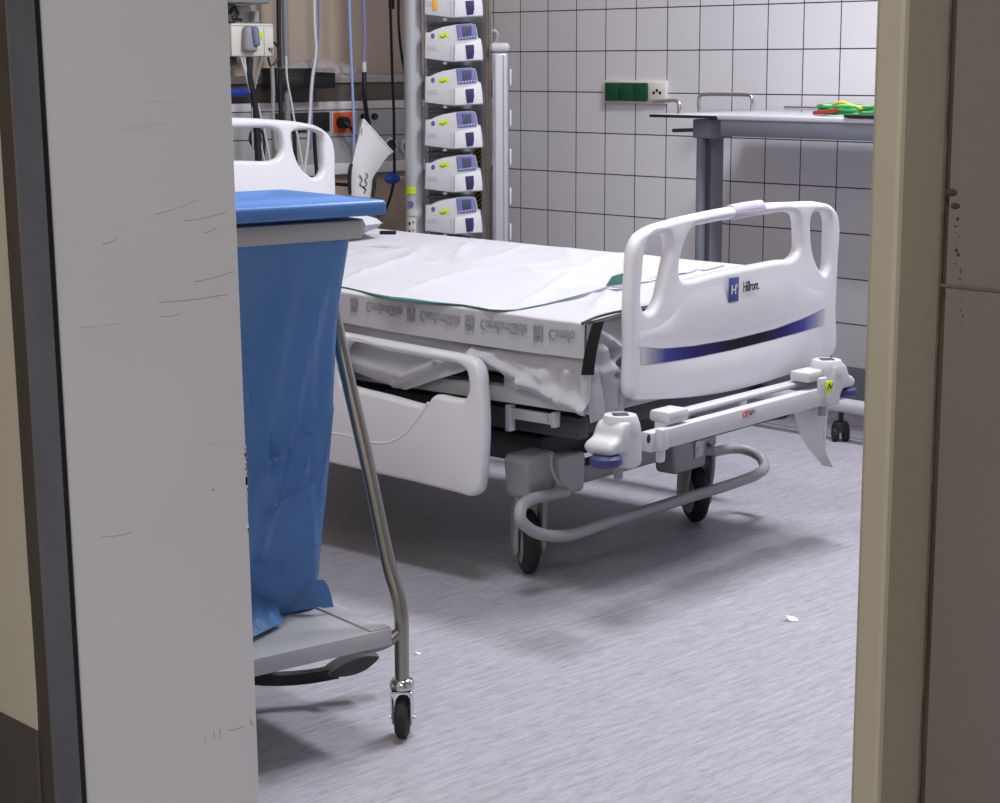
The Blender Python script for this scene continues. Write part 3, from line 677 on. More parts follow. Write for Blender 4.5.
# slide sheet: top and printed side flap
ty, tz = hem([(345, 289), (463, 306), (522, 317), (594, 323)]); by_, bz_ = hem([(339, 321.5), (392, 331.5), (440, 339), (479, 345), (528, 352), (590, 359.5)])
FX = -.484
ty, tz = [], []
def bxh(pts):
    q = sorted([(v.y, v.z) for v in (bX(a, b, FX) for a, b in pts)]); return [a for a, b in q], [b for a, b in q]
by_, bz_ = bxh([(339, 321.5), (392, 331.5), (440, 339), (479, 345), (528, 352), (590, 359.5)])
def flap_top(y): return zt(NX+.02, y)-.004
Y0, Y1 = .062, 1.05
def slide_f(s, t):
    y = Y0+t*(Y1-Y0)
    if s < .22:
        k = s/.22; z0 = interp(y, by_, bz_); z = z0+(flap_top(y)-z0)*k
        return Vector((FX-.0022*(1-k)+.0006*N3(y*12, z*10), y, z))
    if s < .3:
        a = (s-.22)/.08*math.pi/2; return Vector((FX+.028-.028*math.cos(a), y, flap_top(y)+.007*math.sin(a)))
    k = (s-.3)/.7; x = FX+.028+k*.82; return Vector((x, y, zt(x, y)+.0035))
bm = BM(); grid(bm, slide_f, 90, 130); thick(bm, .0012)
sl = obj('slide_sheet', bm, M['slide'], loc=BO); sl.rotation_euler.z = BA
tag(sl, 'thin white slide sheet with grey upside-down printed lettering along its hanging edge', 'slide sheet')
for pxc, kind, pxe in (((355, 304.5), 'l', 0), ((367, 307), 't', 403), ((411.5, 314), 'l', 0), ((421, 316.5), 't', 461), ((470.5, 322.5), 'l', 0), ((481, 325), 't', 528), ((539, 333), 'l', 0), ((549.5, 335), 't', 603)):
    q = bX(*pxc, FX); e_ = bX(pxe, pxc[1], FX); k_ = 1 if pxc[0] > 440 else .85
    tb = BM()
    if kind == 'l':
        for dy, dz, w, h in ((0, 0, .024*k_, .012), (.008*k_, .011, .009*k_, .011), (-.006*k_, .011, .014*k_, .011), (.006*k_, -.012, .014*k_, .009), (-.009*k_, -.012, .007*k_, .009)): box(tb, (FX-.0046, q.y+dy, q.z+dz), (.0004, w, h))
        obj('printed_mark', tb, M['print'], sl, smooth=False); continue
    t = text_bm('ComfortGlide', .040, .0004, bold=.0005)
    ex = max(v.co.x for v in t.verts); wanted = q.y-e_.y
    for v in t.verts:
        a, b = v.co.x/ex*wanted, v.co.y*.86
        yy = q.y-a; slope = (interp(yy, by_, bz_)-interp(q.y, by_, bz_))
        v.co = Vector((FX-.0046+v.co.z*.5, yy, q.z+.014+slope-b))
    keep = [f for f in t.faces if any(v.co.y > Y0+.022 for v in f.verts)]
    me = bpy.data.meshes.new('t'); bmesh.ops.delete(t, geom=[v for v in t.verts if v.co.y < Y0+.02], context='VERTS'); t.to_mesh(me); t.free(); tb.from_mesh(me)
    obj('printed_lettering', tb, M['print'], sl, smooth=False)
# black strap at the foot corner of the slide sheet
bm = BM(); a = bX(593, 323, FX-.008); b = bX(582, 375, FX-.008); a2 = bX(604, 321, FX-.008); b2 = bX(594, 375, FX-.008)
def strap_f(s, t):
    p = a.lerp(a2, s).lerp(b.lerp(b2, s), t); return Vector((FX-.010-.006*math.sin(t*3.0), p.y, p.z))
grid(bm, strap_f, 4, 16); thick(bm, .003); sp_ = obj('corner_strap', bm, M['strap'], sl)
tag(sp_, 'black webbing strap hanging at the corner')
bm = BM(); w = [(FX-.004, .066, flap_top(.07)+.004), (FX+.03, .060, zt(-.44, .07)+.008), (-.40, .058, zt(-.40, .07)+.010), (-.33, .058, zt(-.33, .07)+.006)]
tube(bm, w, .003, 8, 5); obj('strap_loop', bm, M['darkgrey'], sl)
# underpad with a green edge
def on_sheet(x, y, dz=.007):
    q = bZ(x, y, .64)
    for _ in range(6): q = bZ(x, y, zt(q.x, q.y)+dz)
    return q
pb = [on_sheet(a, b) for a, b in [(338, 285), (345, 287), (363, 291), (392, 298), (430, 302), (463, 304.5), (478, 307), (491, 309.5), (505, 310), (516, 309.5), (547, 303.5), (578, 294.5), (605, 288.5), (625, 283)]]
pb = pb[1:]
oy, ox = [], []
for p_ in pb:                       # from the head end towards the foot end
    if not oy or p_.y < oy[-1]-.004: oy.append(p_.y); ox.append(p_.x)
oy, ox = oy[::-1], ox[::-1]; ymn, ymx = oy[0], 1.0
def pad_f(s, t):
    y = ymn+t*(ymx-ymn); x0_ = interp(y, oy, ox); x = x0_+(.33-x0_)*s
    return Vector((x, y, zt(x, y)+.0070))
bm = BM(); grid(bm, pad_f, 60, 140); thick(bm, .002)
pad = obj('underpad', bm, M['pad'], loc=BO); pad.rotation_euler.z = BA
tag(pad, 'white bed pad with green underside showing along its curved edge, on the sheet', 'bed pad')
bm = BM(); eg = []
for k in range(120):
    y = ymn+k/119*(ymx-ymn); x = interp(y, oy, ox); eg.append((x-.001, y, zt(x, y)+.0066))
tube(bm, eg, lambda t: .0011+.0034*math.exp(-((t-.42)/.12)**2), 6, 1, smooth=False)
obj('green_edge', bm, M['green'], pad)
tp = [on_sheet(606, 289), bZ(612, 279, .665), bZ(624, 276, .672), on_sheet(627, 286)]
bm = BM(); vs = [bm.verts.new(p+Vector((0, 0, .006))) for p in tp]; bm.faces.new(vs); bmesh.ops.subdivide_edges(bm, edges=bm.edges, cuts=4, use_grid_fill=True); thick(bm, .0015)
obj('turned_corner', bm, M['green'], pad)
q = bZ(388, 237, .682); bm = BM(); box(bm, (q.x, q.y, q.z+.012), (.016, .045, .010), Matrix.Rotation(R(35), 3, 'Z'), bev=.003); obj('strap_end', bm, M['strap'], sh)
# pillow at the head end, far side
pc = Vector((.12, 1.45, 0))
bm = BM()
def pil(s, t):
    a, b = s*2-1, t*2-1
    return a, b
for sgn in (1, -1):
    def pf(s, t, sgn=sgn):
        a, b = s*2-1, t*2-1; h = max(0, (1-abs(a)**3.2)*(1-abs(b)**3.2))**.45
        x = -.03+a*.30*(1-.05*abs(b)); y = 1.52+b*.19*(1-.05*abs(a))
        return Vector((x, y, .705+sgn*.045*h+.004*N3(x*9, y*9)))
    grid(bm, pf, 26, 20)
bmesh.ops.remove_doubles(bm, verts=bm.verts, dist=.0005)
pi_ = obj('pillow', bm, M['sheet'], loc=BO); pi_.rotation_euler.z = BA
tag(pi_, 'flat white pillow at the head of the bed, half hidden behind the blue bin lid', 'pillow')

# hanging milky plastic at the right foot corner
pp = [bY(a, b, YF+.03) for a, b in ((793, 404), (832, 392), (831, 466), (812, 447), (800, 428))]
def film_f(s, t):
    l = [pp[0], pp[4], pp[3], pp[2]]; x0_ = interp(t, [0, .35, .7, 1], [l[0].x, l[1].x, l[2].x, l[3].x-.01]); zl = interp(t, [0, .35, .7, 1], [l[0].z, l[1].z, l[2].z, l[3].z]); zr = pp[1].z+(pp[2].z-pp[1].z)*t
    x = x0_+(pp[1].x-x0_)*s; z = zl+(zr-zl)*s
    return Vector((x, YF+.034+.012*math.sin(s*7+t*2)*(.2+t), z))
bm = BM(); grid(bm, film_f, 24, 24); thick(bm, .0006)
fi = obj('plastic_film', bm, M['film'], loc=BO); fi.rotation_euler.z = BA
tag(fi, 'milky translucent plastic sheet hanging from the right foot corner of the bed', 'plastic sheet')

# ------------------------------------------------------------------ waste trolley
TO = Vector((1.949, 2.304, 0)); TR = R(-6)
tr = empty('waste_trolley', TO, TR)
tag(tr, 'steel waste sack trolley with blue lid and grey tray, behind the door leaf', 'waste trolley')
TI = Matrix.Rotation(-TR, 4, 'Z') @ Matrix.Translation(-TO)
def tl(q): return TI @ q
lidc = tl(onZ(384, 199, .93)); W, D = .46, .27
# frame tubes
bm = BM()
def leg(x, y, sx, sy): tube(bm, [(x, y, .10), (x, y, .17), (x, y, .215), (x-.001*sx, y+.006*sy, .245), (x-.004*sx, y+.024*sy, .29), (x-.012*sx, y+.07*sy, .45), (x-.022*sx, y+.145*sy, .68), (x-.03*sx, y+.205*sy, .885)], .0125, 14, 5)
leg(0, 0, 1, 1); leg(-.48, 0, -1, 1)
tube(bm, [(0, 0, .192), (-.025, .006, .176), (-.05, .03, .163), (-.08, .12, .163)], .0105, 10, 4); tube(bm, [(-.48, 0, .192), (-.455, .006, .176), (-.43, .03, .163), (-.40, .12, .163)], .0105, 10, 4)
tube(bm, [(-.025, .2, .873), (-.455, .2, .873)], .010, 10, 1)
obj('tube_frame', bm, M['steel'], tr)
def tcastor(x, y):
    c = bpy.data.objects.new('castor', None); c.location = (x, y, 0); link(c, tr); rz = Matrix.Rotation(-YAW-TR-R(4), 4, 'Z')
    bm = BM(); lathe(bm, [(.0001, -.0115), (.030, -.0115), (.0365, -.007), (.0375, 0), (.0365, .007), (.030, .0115), (.0001, .0115)], (0, .0, .0375), (1, 0, 0), 28); place(bm, rz); obj('wheel', bm, M['rubber'], c)
    bm = BM()
    for s in (-1, 1):
        f = curve_bm([rnd([(-.011, .03), (.0, .022), (.011, .03), (.016, .06), (.02, .085), (-.018, .085), (-.016, .06)], 4)], .003, .001, 1); place(f, Matrix.Translation((s*.0165, 0, 0)) @ YZ); me = bpy.data.meshes.new('f'); f.to_mesh(me); f.free(); bm.from_mesh(me)
    box(bm, (0, 0, .0855), (.036, .036, .004), bev=.001); lathe(bm, [(.0001, -.022), (.004, -.022), (.004, .022), (.0001, .022)], (0, 0, .0375), (1, 0, 0), 10); place(bm, rz); obj('fork', bm, M['chrome'], c)
    bm = BM(); lathe(bm, [(.017, .088), (.0215, .090), (.0215, .098), (.018, .105), (.014, .107)], seg=22); obj('swivel_head', bm, M['chrome'], c)
tcastor(0, 0); tcastor(-.48, 0)
# rear foot
bm = BM(); tube(bm, [(-.24, .42, 0.0), (-.24, .42, .19)], .012, 10, 1); obj('rear_foot', bm, M['steel'], tr)
# tray
tz_ = .203; ta_ = tl(onZ(392, 628, tz_)); tb2 = tl(onZ(340, 600, tz_))
bm = BM(); tx1 = ta_.x; ty0 = ta_.y
box(bm, (tx1-.235, ty0+.23, tz_-.015), (.47, .46, .030), bev=.002); tray = obj('tray', bm, M['traygrey'], tr)
bm = BM(); box(bm, (tx1-.022, ty0+.23, tz_+.0012), (.04, .455, .004), bev=.0012); obj('tray_rim', bm, M['traygrey'], tray)
# pedal
pa = [tl(onZ(a, b, .085)) for a, b in ((368, 662), (336, 666), (275, 680))]
bm = curve_bm([rnd([(0, 0), (.035, .012), (.075, .012), (.1, .0), (.075, -.014), (.03, -.014)], 5)], .045, .004, 2); 
pedal_dir = tl(onZ(352, 669, .06))
place(bm, Matrix.Translation(pedal_dir) @ Matrix.Rotation(-TR-YAW+R(20), 4, 'Z') @ Matrix.Translation((-.05, 0, 0)) @ XZ @ Matrix.Rotation(R(14), 4, 'Z'))
pd = obj('pedal', bm, M['darkgrey'], tr)
bm = BM(); e0 = pedal_dir+Vector((-.028, .004, .0)); 
tube(bm, [e0, e0+Vector((-.05, .03, -.008)), e0+Vector((-.12, .06, -.004)), e0+Vector((-.22, .10, .03)), (-.24, .40, .13)], .014, 8, 4)
for v in bm.verts: pass
obj('pedal_arm', bm, M['black'], pd)
# lid
lz0, lz1 = .904, .929
lx1, ly0 = lidc.x+.004, lidc.y-.004
bm = BM(); box(bm, (lx1-W/2, ly0+D/2, (lz0+lz1)/2), (W, D, lz1-lz0), bev=.007, seg=3)
lid = obj('lid', bm, M['bluelid'], tr)
def lidtop(s, t):
    a, b = s*2-1, t*2-1; x = lx1-W/2+a*(W/2-.02); y = ly0+D/2+b*(D/2-.02)
    r = max(abs(a), abs(b)); h = .002 if r < .55 else (.010*math.exp(-((r-.78)/.14)**2))
    return Vector((x, y, lz1-.0005+h*(1-r**8)))
bm = BM(); grid(bm, lidtop, 50, 50); obj('lid_moulding', bm, M['bluelid'], lid)
bm = BM(); box(bm, (lx1-W*.72, ly0+.07, lz1+.006), (.06, .02, .012), bev=.004); obj('lid_grip', bm, M['bluelid'], lid)
# ring that clamps the bag
rr_ = tl(onY(363, 225, 2.335)); rr_.x += .016; rx1 = rr_.x; ry0 = ly0+.02
def rrect(x0_, x1_, y0_, y1_, r, n=8):
    P = []
    for cx, cy, a0 in ((x1_-r, y1_-r, 0), (x0_+r, y1_-r, 90), (x0_+r, y0_+r, 180), (x1_-r, y0_+r, 270)):
        for k in range(n+1): a = R(a0+90*k/n); P.append((cx+r*math.cos(a), cy+r*math.sin(a)))
    return P
rp_ = rrect(rx1-.42, rx1, ry0, ry0+.235, .03)
bm = BM(); prof = [(0, .897), (.010, .896), (.013, .888), (.013, .876), (.008, .866), (-.006, .865), (-.008, .897)]
rings = []
cxr, cyr = rx1-.21, ry0+.118
for off, z in prof:
    rings.append([bm.verts.new((cxr+(x-cxr)*(1+(off-.012)/.2), cyr+(y-cyr)*(1+(off-.012)/.118), z)) for x, y in rp_])
n = len(rp_)
for i in range(len(rings)):
    A, B = rings[i], rings[(i+1) % len(rings)]
    for k in range(n): bm.faces.new((A[k], A[(k+1) % n], B[(k+1) % n], B[k]))
obj('bag_ring', bm, M['ring'], tr)
# blue sack
zk = [.875, .80, .70, .55, .42, .335, .30, .26, .232, .214]
def edgex(z, y):     # right silhouette of the sack
    tab = {.204: (326, 606), .25: (329, 585), .30: (331, 560), .335: (332, 540), .42: (337, 480), .55: (344, 420), .70: (349, 345), .80: (355, 285), .875: (361, 238)}
    ks = sorted(tab); X = [tl(onY(*tab[k], 2.325+.125*(.875-k)/.66)).x for k in ks]; return interp(z, ks, X)
PLEATS = [(.94, .87, .60, .34, .013, .035), (.72, .80, .50, .30, .011, .05), (.80, .52, .93, .30, .010, .03), (.48, .47, 1.0, .57, .009, .025), (.60, .40, .95, .46, .008, .02), (.55, .33, .85, .27, .008, .03), (.86, .70, .80, .40, .007, .02), (.45, .7, .62, .45, .012, .04), (.66, .29, .98, .335, .008, .02)]
bm = BM(); NR = 90; rings = []
nseg = 140
for i in range(NR+1):
    t = i/NR; z = .876-t*(.876-.206)
    x1_ = edgex(z, 0)+.003; w = .40-.08*t; y0_ = ry0+.010+.125*t; dp = .225-.10*t**1.5
    base = rrect(x1_-w, x1_, y0_, y0_+dp, .022, 8)
    # resample
    L = [0]; 
    for k in range(len(base)): L.append(L[-1]+math.dist(base[k], base[(k+1) % len(base)]))
    ring = []
    for k in range(nseg):
        s = L[-1]*k/nseg; j = max(jj for jj in range(len(base)) if L[jj] <= s); u_ = (s-L[j])/max(1e-9, L[j+1]-L[j]); p, q = base[j], base[(j+1) % len(base)]
        x, y = p[0]+(q[0]-p[0])*u_, p[1]+(q[1]-p[1])*u_
        cx, cy = x1_-w/2, y0_+dp/2; dv = Vector((x-cx, y-cy, 0)); nr = dv.normalized()
        am = min(1, t*6)*(1 if t < .75 else 1+1.2*(t-.75)*4)
        wv = .010*N3(x*6+z*1.2, y*6, z*1.6)+.004*N3(x*16, y*16, z*9)-.004
        uu = (x-(x1_-w))/w
        for (ua, za, ub, zb_, amp, wd) in PLEATS:
            if min(za, zb_)-.06 < z < max(za, zb_)+.06:
                kk = (z-za)/(zb_-za); uc = ua+(ub-ua)*kk; e_ = max(0, min(1, (kk+.15)/.25))*max(0, min(1, (1.15-kk)/.25)); wv += 1.25*amp*e_*math.exp(-abs((uu-uc)/wd)**1.5)
        wv *= 1-.75*max(0, t-.8)/.2
        lim = 1-.9*max(0, min(1, (nr.x-.05)/.4))
        ring.append(bm.verts.new((x+nr.x*(wv-.006)*am*lim, y+nr.y*(wv-.006)*am, z)))
    rings.append(ring)
for A, B in zip(rings, rings[1:]):
    for k in range(nseg): bm.faces.new((A[k], A[(k+1) % nseg], B[(k+1) % nseg], B[k]))
bm.faces.new(rings[-1])
# folded lip at the bottom right corner, resting on the tray
bg = obj('waste_sack', bm, M['bag'], loc=TO); bg.rotation_euler.z = TR
tag(bg, 'blue translucent polythene waste sack hanging from the trolley ring onto the tray', 'waste sack')
f0 = [tl(onZ(a, b, z)) for a, b, z in ((268, 593, .25), (333, 608, .216), (285, 626, .212), (256, 639, .212), (250, 600, .26))]
bm = BM()
P4 = [tl(onZ(262, 590, .245)), tl(onZ(322, 580, .262)), tl(onZ(334, 607, .214)), tl(onZ(266, 612, .209))]
def fold_f(s, t):
    p = P4[0].lerp(P4[1], s).lerp(P4[3].lerp(P4[2], s), t); p.z += .014*math.sin(t*math.pi)*(.5+.5*s)+.004*N3(s*6, t*5, 2); return p
grid(bm, fold_f, 20, 14); thick(bm, .0012); obj('bottom_fold', bm, M['bag'], bg)
P4b = [tl(onZ(228, 560, .31)), tl(onZ(266, 585, .25)), tl(onZ(284, 624, .209)), tl(onZ(236, 648, .209))]
def fold2(s, t):
    p = P4b[0].lerp(P4b[1], s).lerp(P4b[3].lerp(P4b[2], s), t); p.z += .012*math.sin(t*math.pi)*N3(s*5, t*3, 7)+.004; return p
bm = BM(); grid(bm, fold2, 20, 20); thick(bm, .0012); obj('bottom_fold', bm, M['bag'], bg)

# ------------------------------------------------------------------ instrument table by the tiled wall
XT = 4.52
a = onX(650, 107.5, XT-.10); ctop = onX(708, 116, XT)
tbE = empty('instrument_table', (XT, ctop.y, 0))
tag(tbE, 'blue-grey height-adjustable instrument table with raised wire rails, against the tiled wall', 'table')
def tt(q): return q-Vector((XT, ctop.y, 0))
col = onX(708, 160, XT); zT = onX(700, 115, XT-.10).z
yl_ = tt(a).y; yr_ = -1.0
xf, xb = -.10, .42     # front and back of the top
bm = BM(); fl0 = tt(onX(650, 108, XT-.0)); fj = tt(onX(717, 117.5, XT-.10))
ztop = zT
box(bm, ((xf+xb)/2, (yl_+fj.y)/2, ztop-.004), (xb-xf, yl_-fj.y, .008), bev=.001); sl_ = obj('side_leaf', bm, M['tabletop'], tbE); bm = BM(); box(bm, (xf-.001, (yl_+fj.y)/2, ztop-.006), (.004, yl_-fj.y, .009), bev=.001); obj('edge_band', bm, M['black'], sl_)
bm = BM(); box(bm, ((xf+xb)/2, (fj.y-.002+yr_)/2, ztop-.006), (xb-xf, fj.y-.002-yr_, .014), bev=.002); obj('table_top', bm, M['tabletop'], tbE)
bm = BM(); box(bm, (xf+.012, (fj.y-.012+yr_)/2, ztop-.037), (.02, fj.y-.012-yr_, .052), bev=.003); obj('apron', bm, M['tablegrey'], tbE)
bm = BM(); box(bm, (xb-.02, (fj.y-.012+yr_)/2, ztop-.037), (.02, fj.y-.012-yr_, .052), bev=.003); obj('apron', bm, M['tablegrey'], tbE)
b0 = tt(onX(701, 190, XT-.02)); b1 = tt(onX(716.5, 190, XT-.02)); cy_ = (b0.y+b1.y)/2; cw = abs(b0.y-b1.y)
bm = BM(); box(bm, (.02, cy_+.012, ztop/2-.02), (.075, cw-.04, ztop-.09), bev=.012); box(bm, (.0, cy_+cw/2-.012, ztop/2-.02), (.10, .02, ztop-.09), bev=.004)
cb_ = obj('column', bm, M['tablegrey'], tbE)
bm = BM(); tube(bm, [(-.02, cy_+cw/2-.030, .1), (-.02, cy_+cw/2-.030, ztop-.06)], .006, 8, 1); obj('guide_strip', bm, M['darkgrey'], cb_)
bm = BM(); box(bm, (.0, cy_+.005, ztop-.045), (.11, cw+.012, .06), bev=.006); obj('column_head', bm, M['tablegrey'], tbE)
bm = BM(); l0 = tt(onX(694, 130, XT-.05)); l1 = tt(onX(673, 130.5, XT-.05)); tube(bm, [l0, l1], .006, 8, 1); obj('lever', bm, M['darkgrey'], tbE)
def wire(pts, nm='wire_rail'):
    bm = BM(); tube(bm, pts, .0065, 10, 4); return obj(nm, bm, M['chrome'], tbE)
xw = xb-.03
p = [tt(onX(x, y, XT+xw)) for x, y in ((699, 105), (701, 96), (750, 98), (752, 107))]
zr = ztop+.052
p0y, p1y = p[0].y, p[3].y
wire([(xw, p0y, ztop-.002), (xw, p0y, zr-.012), (xw, p0y-.006, zr-.003), (xw, p0y-.018, zr), (xw, p1y+.018, zr), (xw, p1y+.006, zr-.003), (xw, p1y, zr-.012), (xw, p1y, ztop-.002)])
ya_, yb4 = tt(onX(653, 98, XT-.04)).y, tt(onX(680, 100, XT-.04)).y
wire([(-.04, ya_, ztop+.037), (-.04, yb4+.02, ztop+.040), (-.04, yb4+.006, ztop+.036), (-.04, yb4, ztop+.024), (-.04, yb4, ztop-.012)])
wire([(-.02, yb4+.02, ztop+.036), (-.02, yb4+.02, ztop-.002)], 'wire_post')
yb_ = tt(onX(785, 106, XT+xw)).y; wire([(xw, yb_, ztop+.012), (xw, yr_+.1, ztop+.012)], 'rear_rail')
# base: two feet, castors
bm = BM(); tube(bm, [(.02, .12, .115), (.02, -1.02, .115)], .022, 14, 1); box(bm, (.02, cy_, .135), (.09, .12, .05), bev=.01); obj('base_tube', bm, M['alu'], tbE)
for yy in (tt(onZ(853, 438, 0)).y, .10):
    c = bpy.data.objects.new('castor', None); c.location = (.03, yy, 0); link(c, tbE)
    bm = BM()
    for s in (-.016, .016): lathe(bm, [(.0001, -.009), (.022, -.009), (.025, -.004), (.025, .004), (.022, .009), (.0001, .009)], (s, 0, .025), (1, 0, 0), 20)
    place(bm, Matrix.Rotation(-YAW, 4, 'Z')); obj('wheel', bm, M['rubber'], c)
    bm = BM(); lathe(bm, [(.026, .03), (.027, .05), (.02, .062), (.008, .065), (.008, .10)], seg=18); obj('hood', bm, M['black'], c)
# green leads coiled on the table
gc = onX(850, 114, XT+.1); gz = ztop+.004
cx0 = XT+.10; yA, yB2 = onX(823, 113, cx0).y, onX(884, 113, cx0).y
def coil(n, seed, m, name, label, r, amp=1):
    random.seed(seed); pts = []
    for k in range(n*14):
        a = 2*math.pi*k/14; w = random.uniform(.86, 1.05)
        pts.append((cx0+.085*w*math.cos(a)*amp, (yA+yB2)/2+abs(yA-yB2)/2*w*math.sin(a)*amp, gz+.004+.028*(k/(n*14))*(.6+.4*random.random())))
    bm = BM(); tube(bm, pts, r, 6, 3); o = obj(name, bm, m); return tag(o, label, 'cable')
coil(9, 3, M['cablegreen'], 'lead_coil', 'green coiled monitoring leads lying on the instrument table', .0042)
coil(6, 11, M['cablepale'], 'lead_coil', 'pale green thinner leads tangled into the green coil on the table', .0032, .93)
random.seed(5)
bm = BM(); q = onX(846, 113, cx0-.05); tube(bm, [(q.x, q.y+.06, gz+.02), (q.x-.01, q.y+.02, gz+.038), (q.x-.01, q.y-.03, gz+.030), (q.x-.02, q.y-.07, gz+.022)], .0045, 8, 4)
tag(obj('lead_plug', bm, M['cableyellow']), 'yellow plug resting on the green leads', 'plug')
bm = BM(); tube(bm, [(cx0-.088, q.y+.09, gz+.006), (cx0-.094, q.y+.05, gz+.009), (cx0-.094, q.y+.02, gz+.012), (cx0-.09, q.y-.0, gz+.018)], .006, 8, 4)
tag(obj('lead_clip', bm, M['cablered']), 'dark red clip in front of the green leads', 'clip')

q = onX(864, 122, XT-.06); bm = BM(); box(bm, (XT-.02, q.y-.10, ztop+.006), (.17, .28, .008), bev=.001)
tag(obj('dark_board', bm, M['black']), 'thin dark board lying at the front edge of the table below the green leads', 'board')
# ------------------------------------------------------------------ switches on the tiled wall
sw0, sw1 = onX(605.5, 81, XW), onX(668, 103, XW)
se = empty('socket_strip', (XW, (sw0.y+sw1.y)/2, 0)); tag(se, 'white wall socket strip with three green covers on the tiled wall', 'socket strip')
def ss(q): return q-Vector((XW, (sw0.y+sw1.y)/2, 0))
zc = (sw0.z+onX(605, 102, XW).z)/2; hh = .082; ww = sw0.y-sw1.y
bm = BM(); box(bm, (-.006, 0, zc), (.012, ww, hh), bev=.002); obj('socket_frame', bm, M['socketwhite'], se)
for a_, b_ in ((606.3, 619.5), (620.7, 634.3), (635.3, 648)):
    ya, yb3 = ss(onX(a_, 92, XW-.012)).y, ss(onX(b_, 92, XW-.012)).y
    bm = BM(); box(bm, (-.016, (ya+yb3)/2, zc), (.012, abs(ya-yb3), .066), bev=.003); obj('green_cover', bm, M['darkgreen'], se)
ya, yb3 = ss(onX(650, 92, XW-.012)).y, ss(onX(667, 92, XW-.012)).y
bm = BM(); box(bm, (-.015, (ya+yb3)/2, zc+.002), (.010, abs(ya-yb3), .064), bev=.003); so_ = obj('white_socket', bm, M['socketwhite'], se)
bm = BM()
for dy, dz in ((.015, -.002), (-.0, .006), (-.015, -.002)): lathe(bm, [(.0001, 0), (.006, 0), (.006, .002), (.0001, .002)], (-.0195, (ya+yb3)/2+dy, zc+dz), (-1, 0, 0), 10)
obj('socket_hole', bm, M['black'], so_)

# ------------------------------------------------------------------ bed-head wall: supply duct, cables, monitor parts
YD = 5.28
def zD(y): return onY(400, y, YD).z
x0d, x1d = 2.2, 4.985
du = empty('supply_duct', ((x0d+x1d)/2, YB, 0)); tag(du, 'grey and brown bedhead supply duct with sockets along the taupe wall', 'supply duct')
DO = Vector(((x0d+x1d)/2, YB, 0)); hw = (x1d-x0d)/2
def dbox(z0, z1, y, m, name, par=du, bev=.003):
    bm = BM(); bx(-hw, hw, y-YB, 0, z0, z1, bm, bev=bev); return obj(name, bm, m, par)
dbox(zD(82), zD(74.5), YD, M['ductgrey'], 'duct_ledge'); dbox(zD(100), zD(82), YD+.012, M['ductbrown'], 'duct_band')
dbox(zD(108), zD(100), YD, M['ductlight'], 'duct_trim'); pn = dbox(zD(160), zD(108.6), YD+.004, M['ductgrey'], 'socket_panel')
dbox(zD(134.8), zD(134), YD+.002, M['darkgrey'], 'panel_joint', pn, 0); dbox(zD(171), zD(160), YD-.004, M['ductlight'], 'lower_rail'); dbox(.35, zD(171), YD+.03, mat('tan_duct_panel', rgb(158, 140, 126), .6), 'lower_panel')
def dloc(x, y, yy=YD): return onY(x, y, yy)-DO
def plate(x0_, y0_, x1_, y1_, m, name, par=pn, yy=YD+.002, d=.006):
    a_, b_ = dloc(x0_, y0_, yy), dloc(x1_, y1_, yy); bm = BM(); box(bm, ((a_.x+b_.x)/2, yy-YB-d/2, (a_.z+b_.z)/2), (abs(b_.x-a_.x), d, abs(a_.z-b_.z)), bev=.0015); return obj(name, bm, m, par)
def knob(x, y, r, m, name, par=pn, d=.02, yy=YD+.004):
    q = dloc(x, y, yy); bm = BM(); lathe(bm, [(.0001, 0), (r, 0), (r, d*.8), (r*.85, d), (.0001, d)], (q.x, yy-YB, q.z), (0, -1, 0), 20); return obj(name, bm, m, par)
plate(272, 113.5, 329, 131, M['black'], 'dark_socket_row'); og = plate(332.5, 112.5, 355, 132.5, M['orange'], 'orange_socket')
plate(331.5, 111.5, 356, 133.5, M['ductlight'], 'socket_surround', yy=YD+.0035, d=.004)
knob(341, 122.5, .022, M['black'], 'mains_plug', og, .035, YD-.004)
for x in (374, 363): knob(x, 116.5, .012, M['black'], 'gas_port', d=.012)
for x in (389, 406): kk = knob(x, 146, .032, M['ductlight'], 'round_port', d=.014); knob(x, 146, .024, M['black'], 'port_core', kk, .018)
bm = BM(); qq = [dloc(344, 123, YD-.035), dloc(349, 126, YD-.045), dloc(354, 134, YD-.04), dloc(356, 146, YD-.03), dloc(356, 175, YD-.02)]; tube(bm, qq, .006, 8, 4); obj('mains_lead', bm, M['black'], og)

def cable(pts, r, m, label, cat='cable', name='cable', yy=5.12, extend=True, group=None):
    q = [onY(x, y, yy) for x, y in pts]
    if extend: q = [Vector((q[0].x, q[0].y, ZC-.002))]+q
    bm = BM(); tube(bm, q, r, 8, 6); return tag(obj(name, bm, m), label, cat, group)
cable([(314, -5), (314.5, 25), (316, 50), (312, 80), (309.5, 120), (307, 150), (300, 200)], .0056, M['cablewhite'], 'thick white hose hanging down the bedhead wall', 'hose', 'hose')
cable([(318.5, -5), (319, 30), (317, 52), (312.5, 85), (311.5, 118), (311, 150)], .0045, M['cablelav'], 'lavender tube running beside the thick white hose', 'tube', 'tube', 5.14)
cable([(349, -5), (350.5, 40), (352.5, 90), (354, 135), (353, 170)], .0048, M['cableblue'], 'pale blue tube hanging left of the white pouch', 'tube', 'tube', 5.10)
o = cable([(363.5, -5), (364.5, 30), (364.2, 55), (364, 63)], .0055, M['cablelav'], 'lavender cord with white connector, right of the pale blue tube', 'cable', 'cable', 5.10)
bm = BM(); qa, qb = onY(364, 62, 5.10), onY(364.2, 72, 5.10); tube(bm, [qa, qb], .0085, 10, 1); obj('connector', bm, M['cablewhite'], o)
bm = BM(); tube(bm, [onY(364.2, 72, 5.10), onY(364.5, 95, 5.10), onY(366, 110, 5.12), onY(369, 124, 5.2)], .0085, 8, 4); obj('black_lead', bm, M['black'], o)
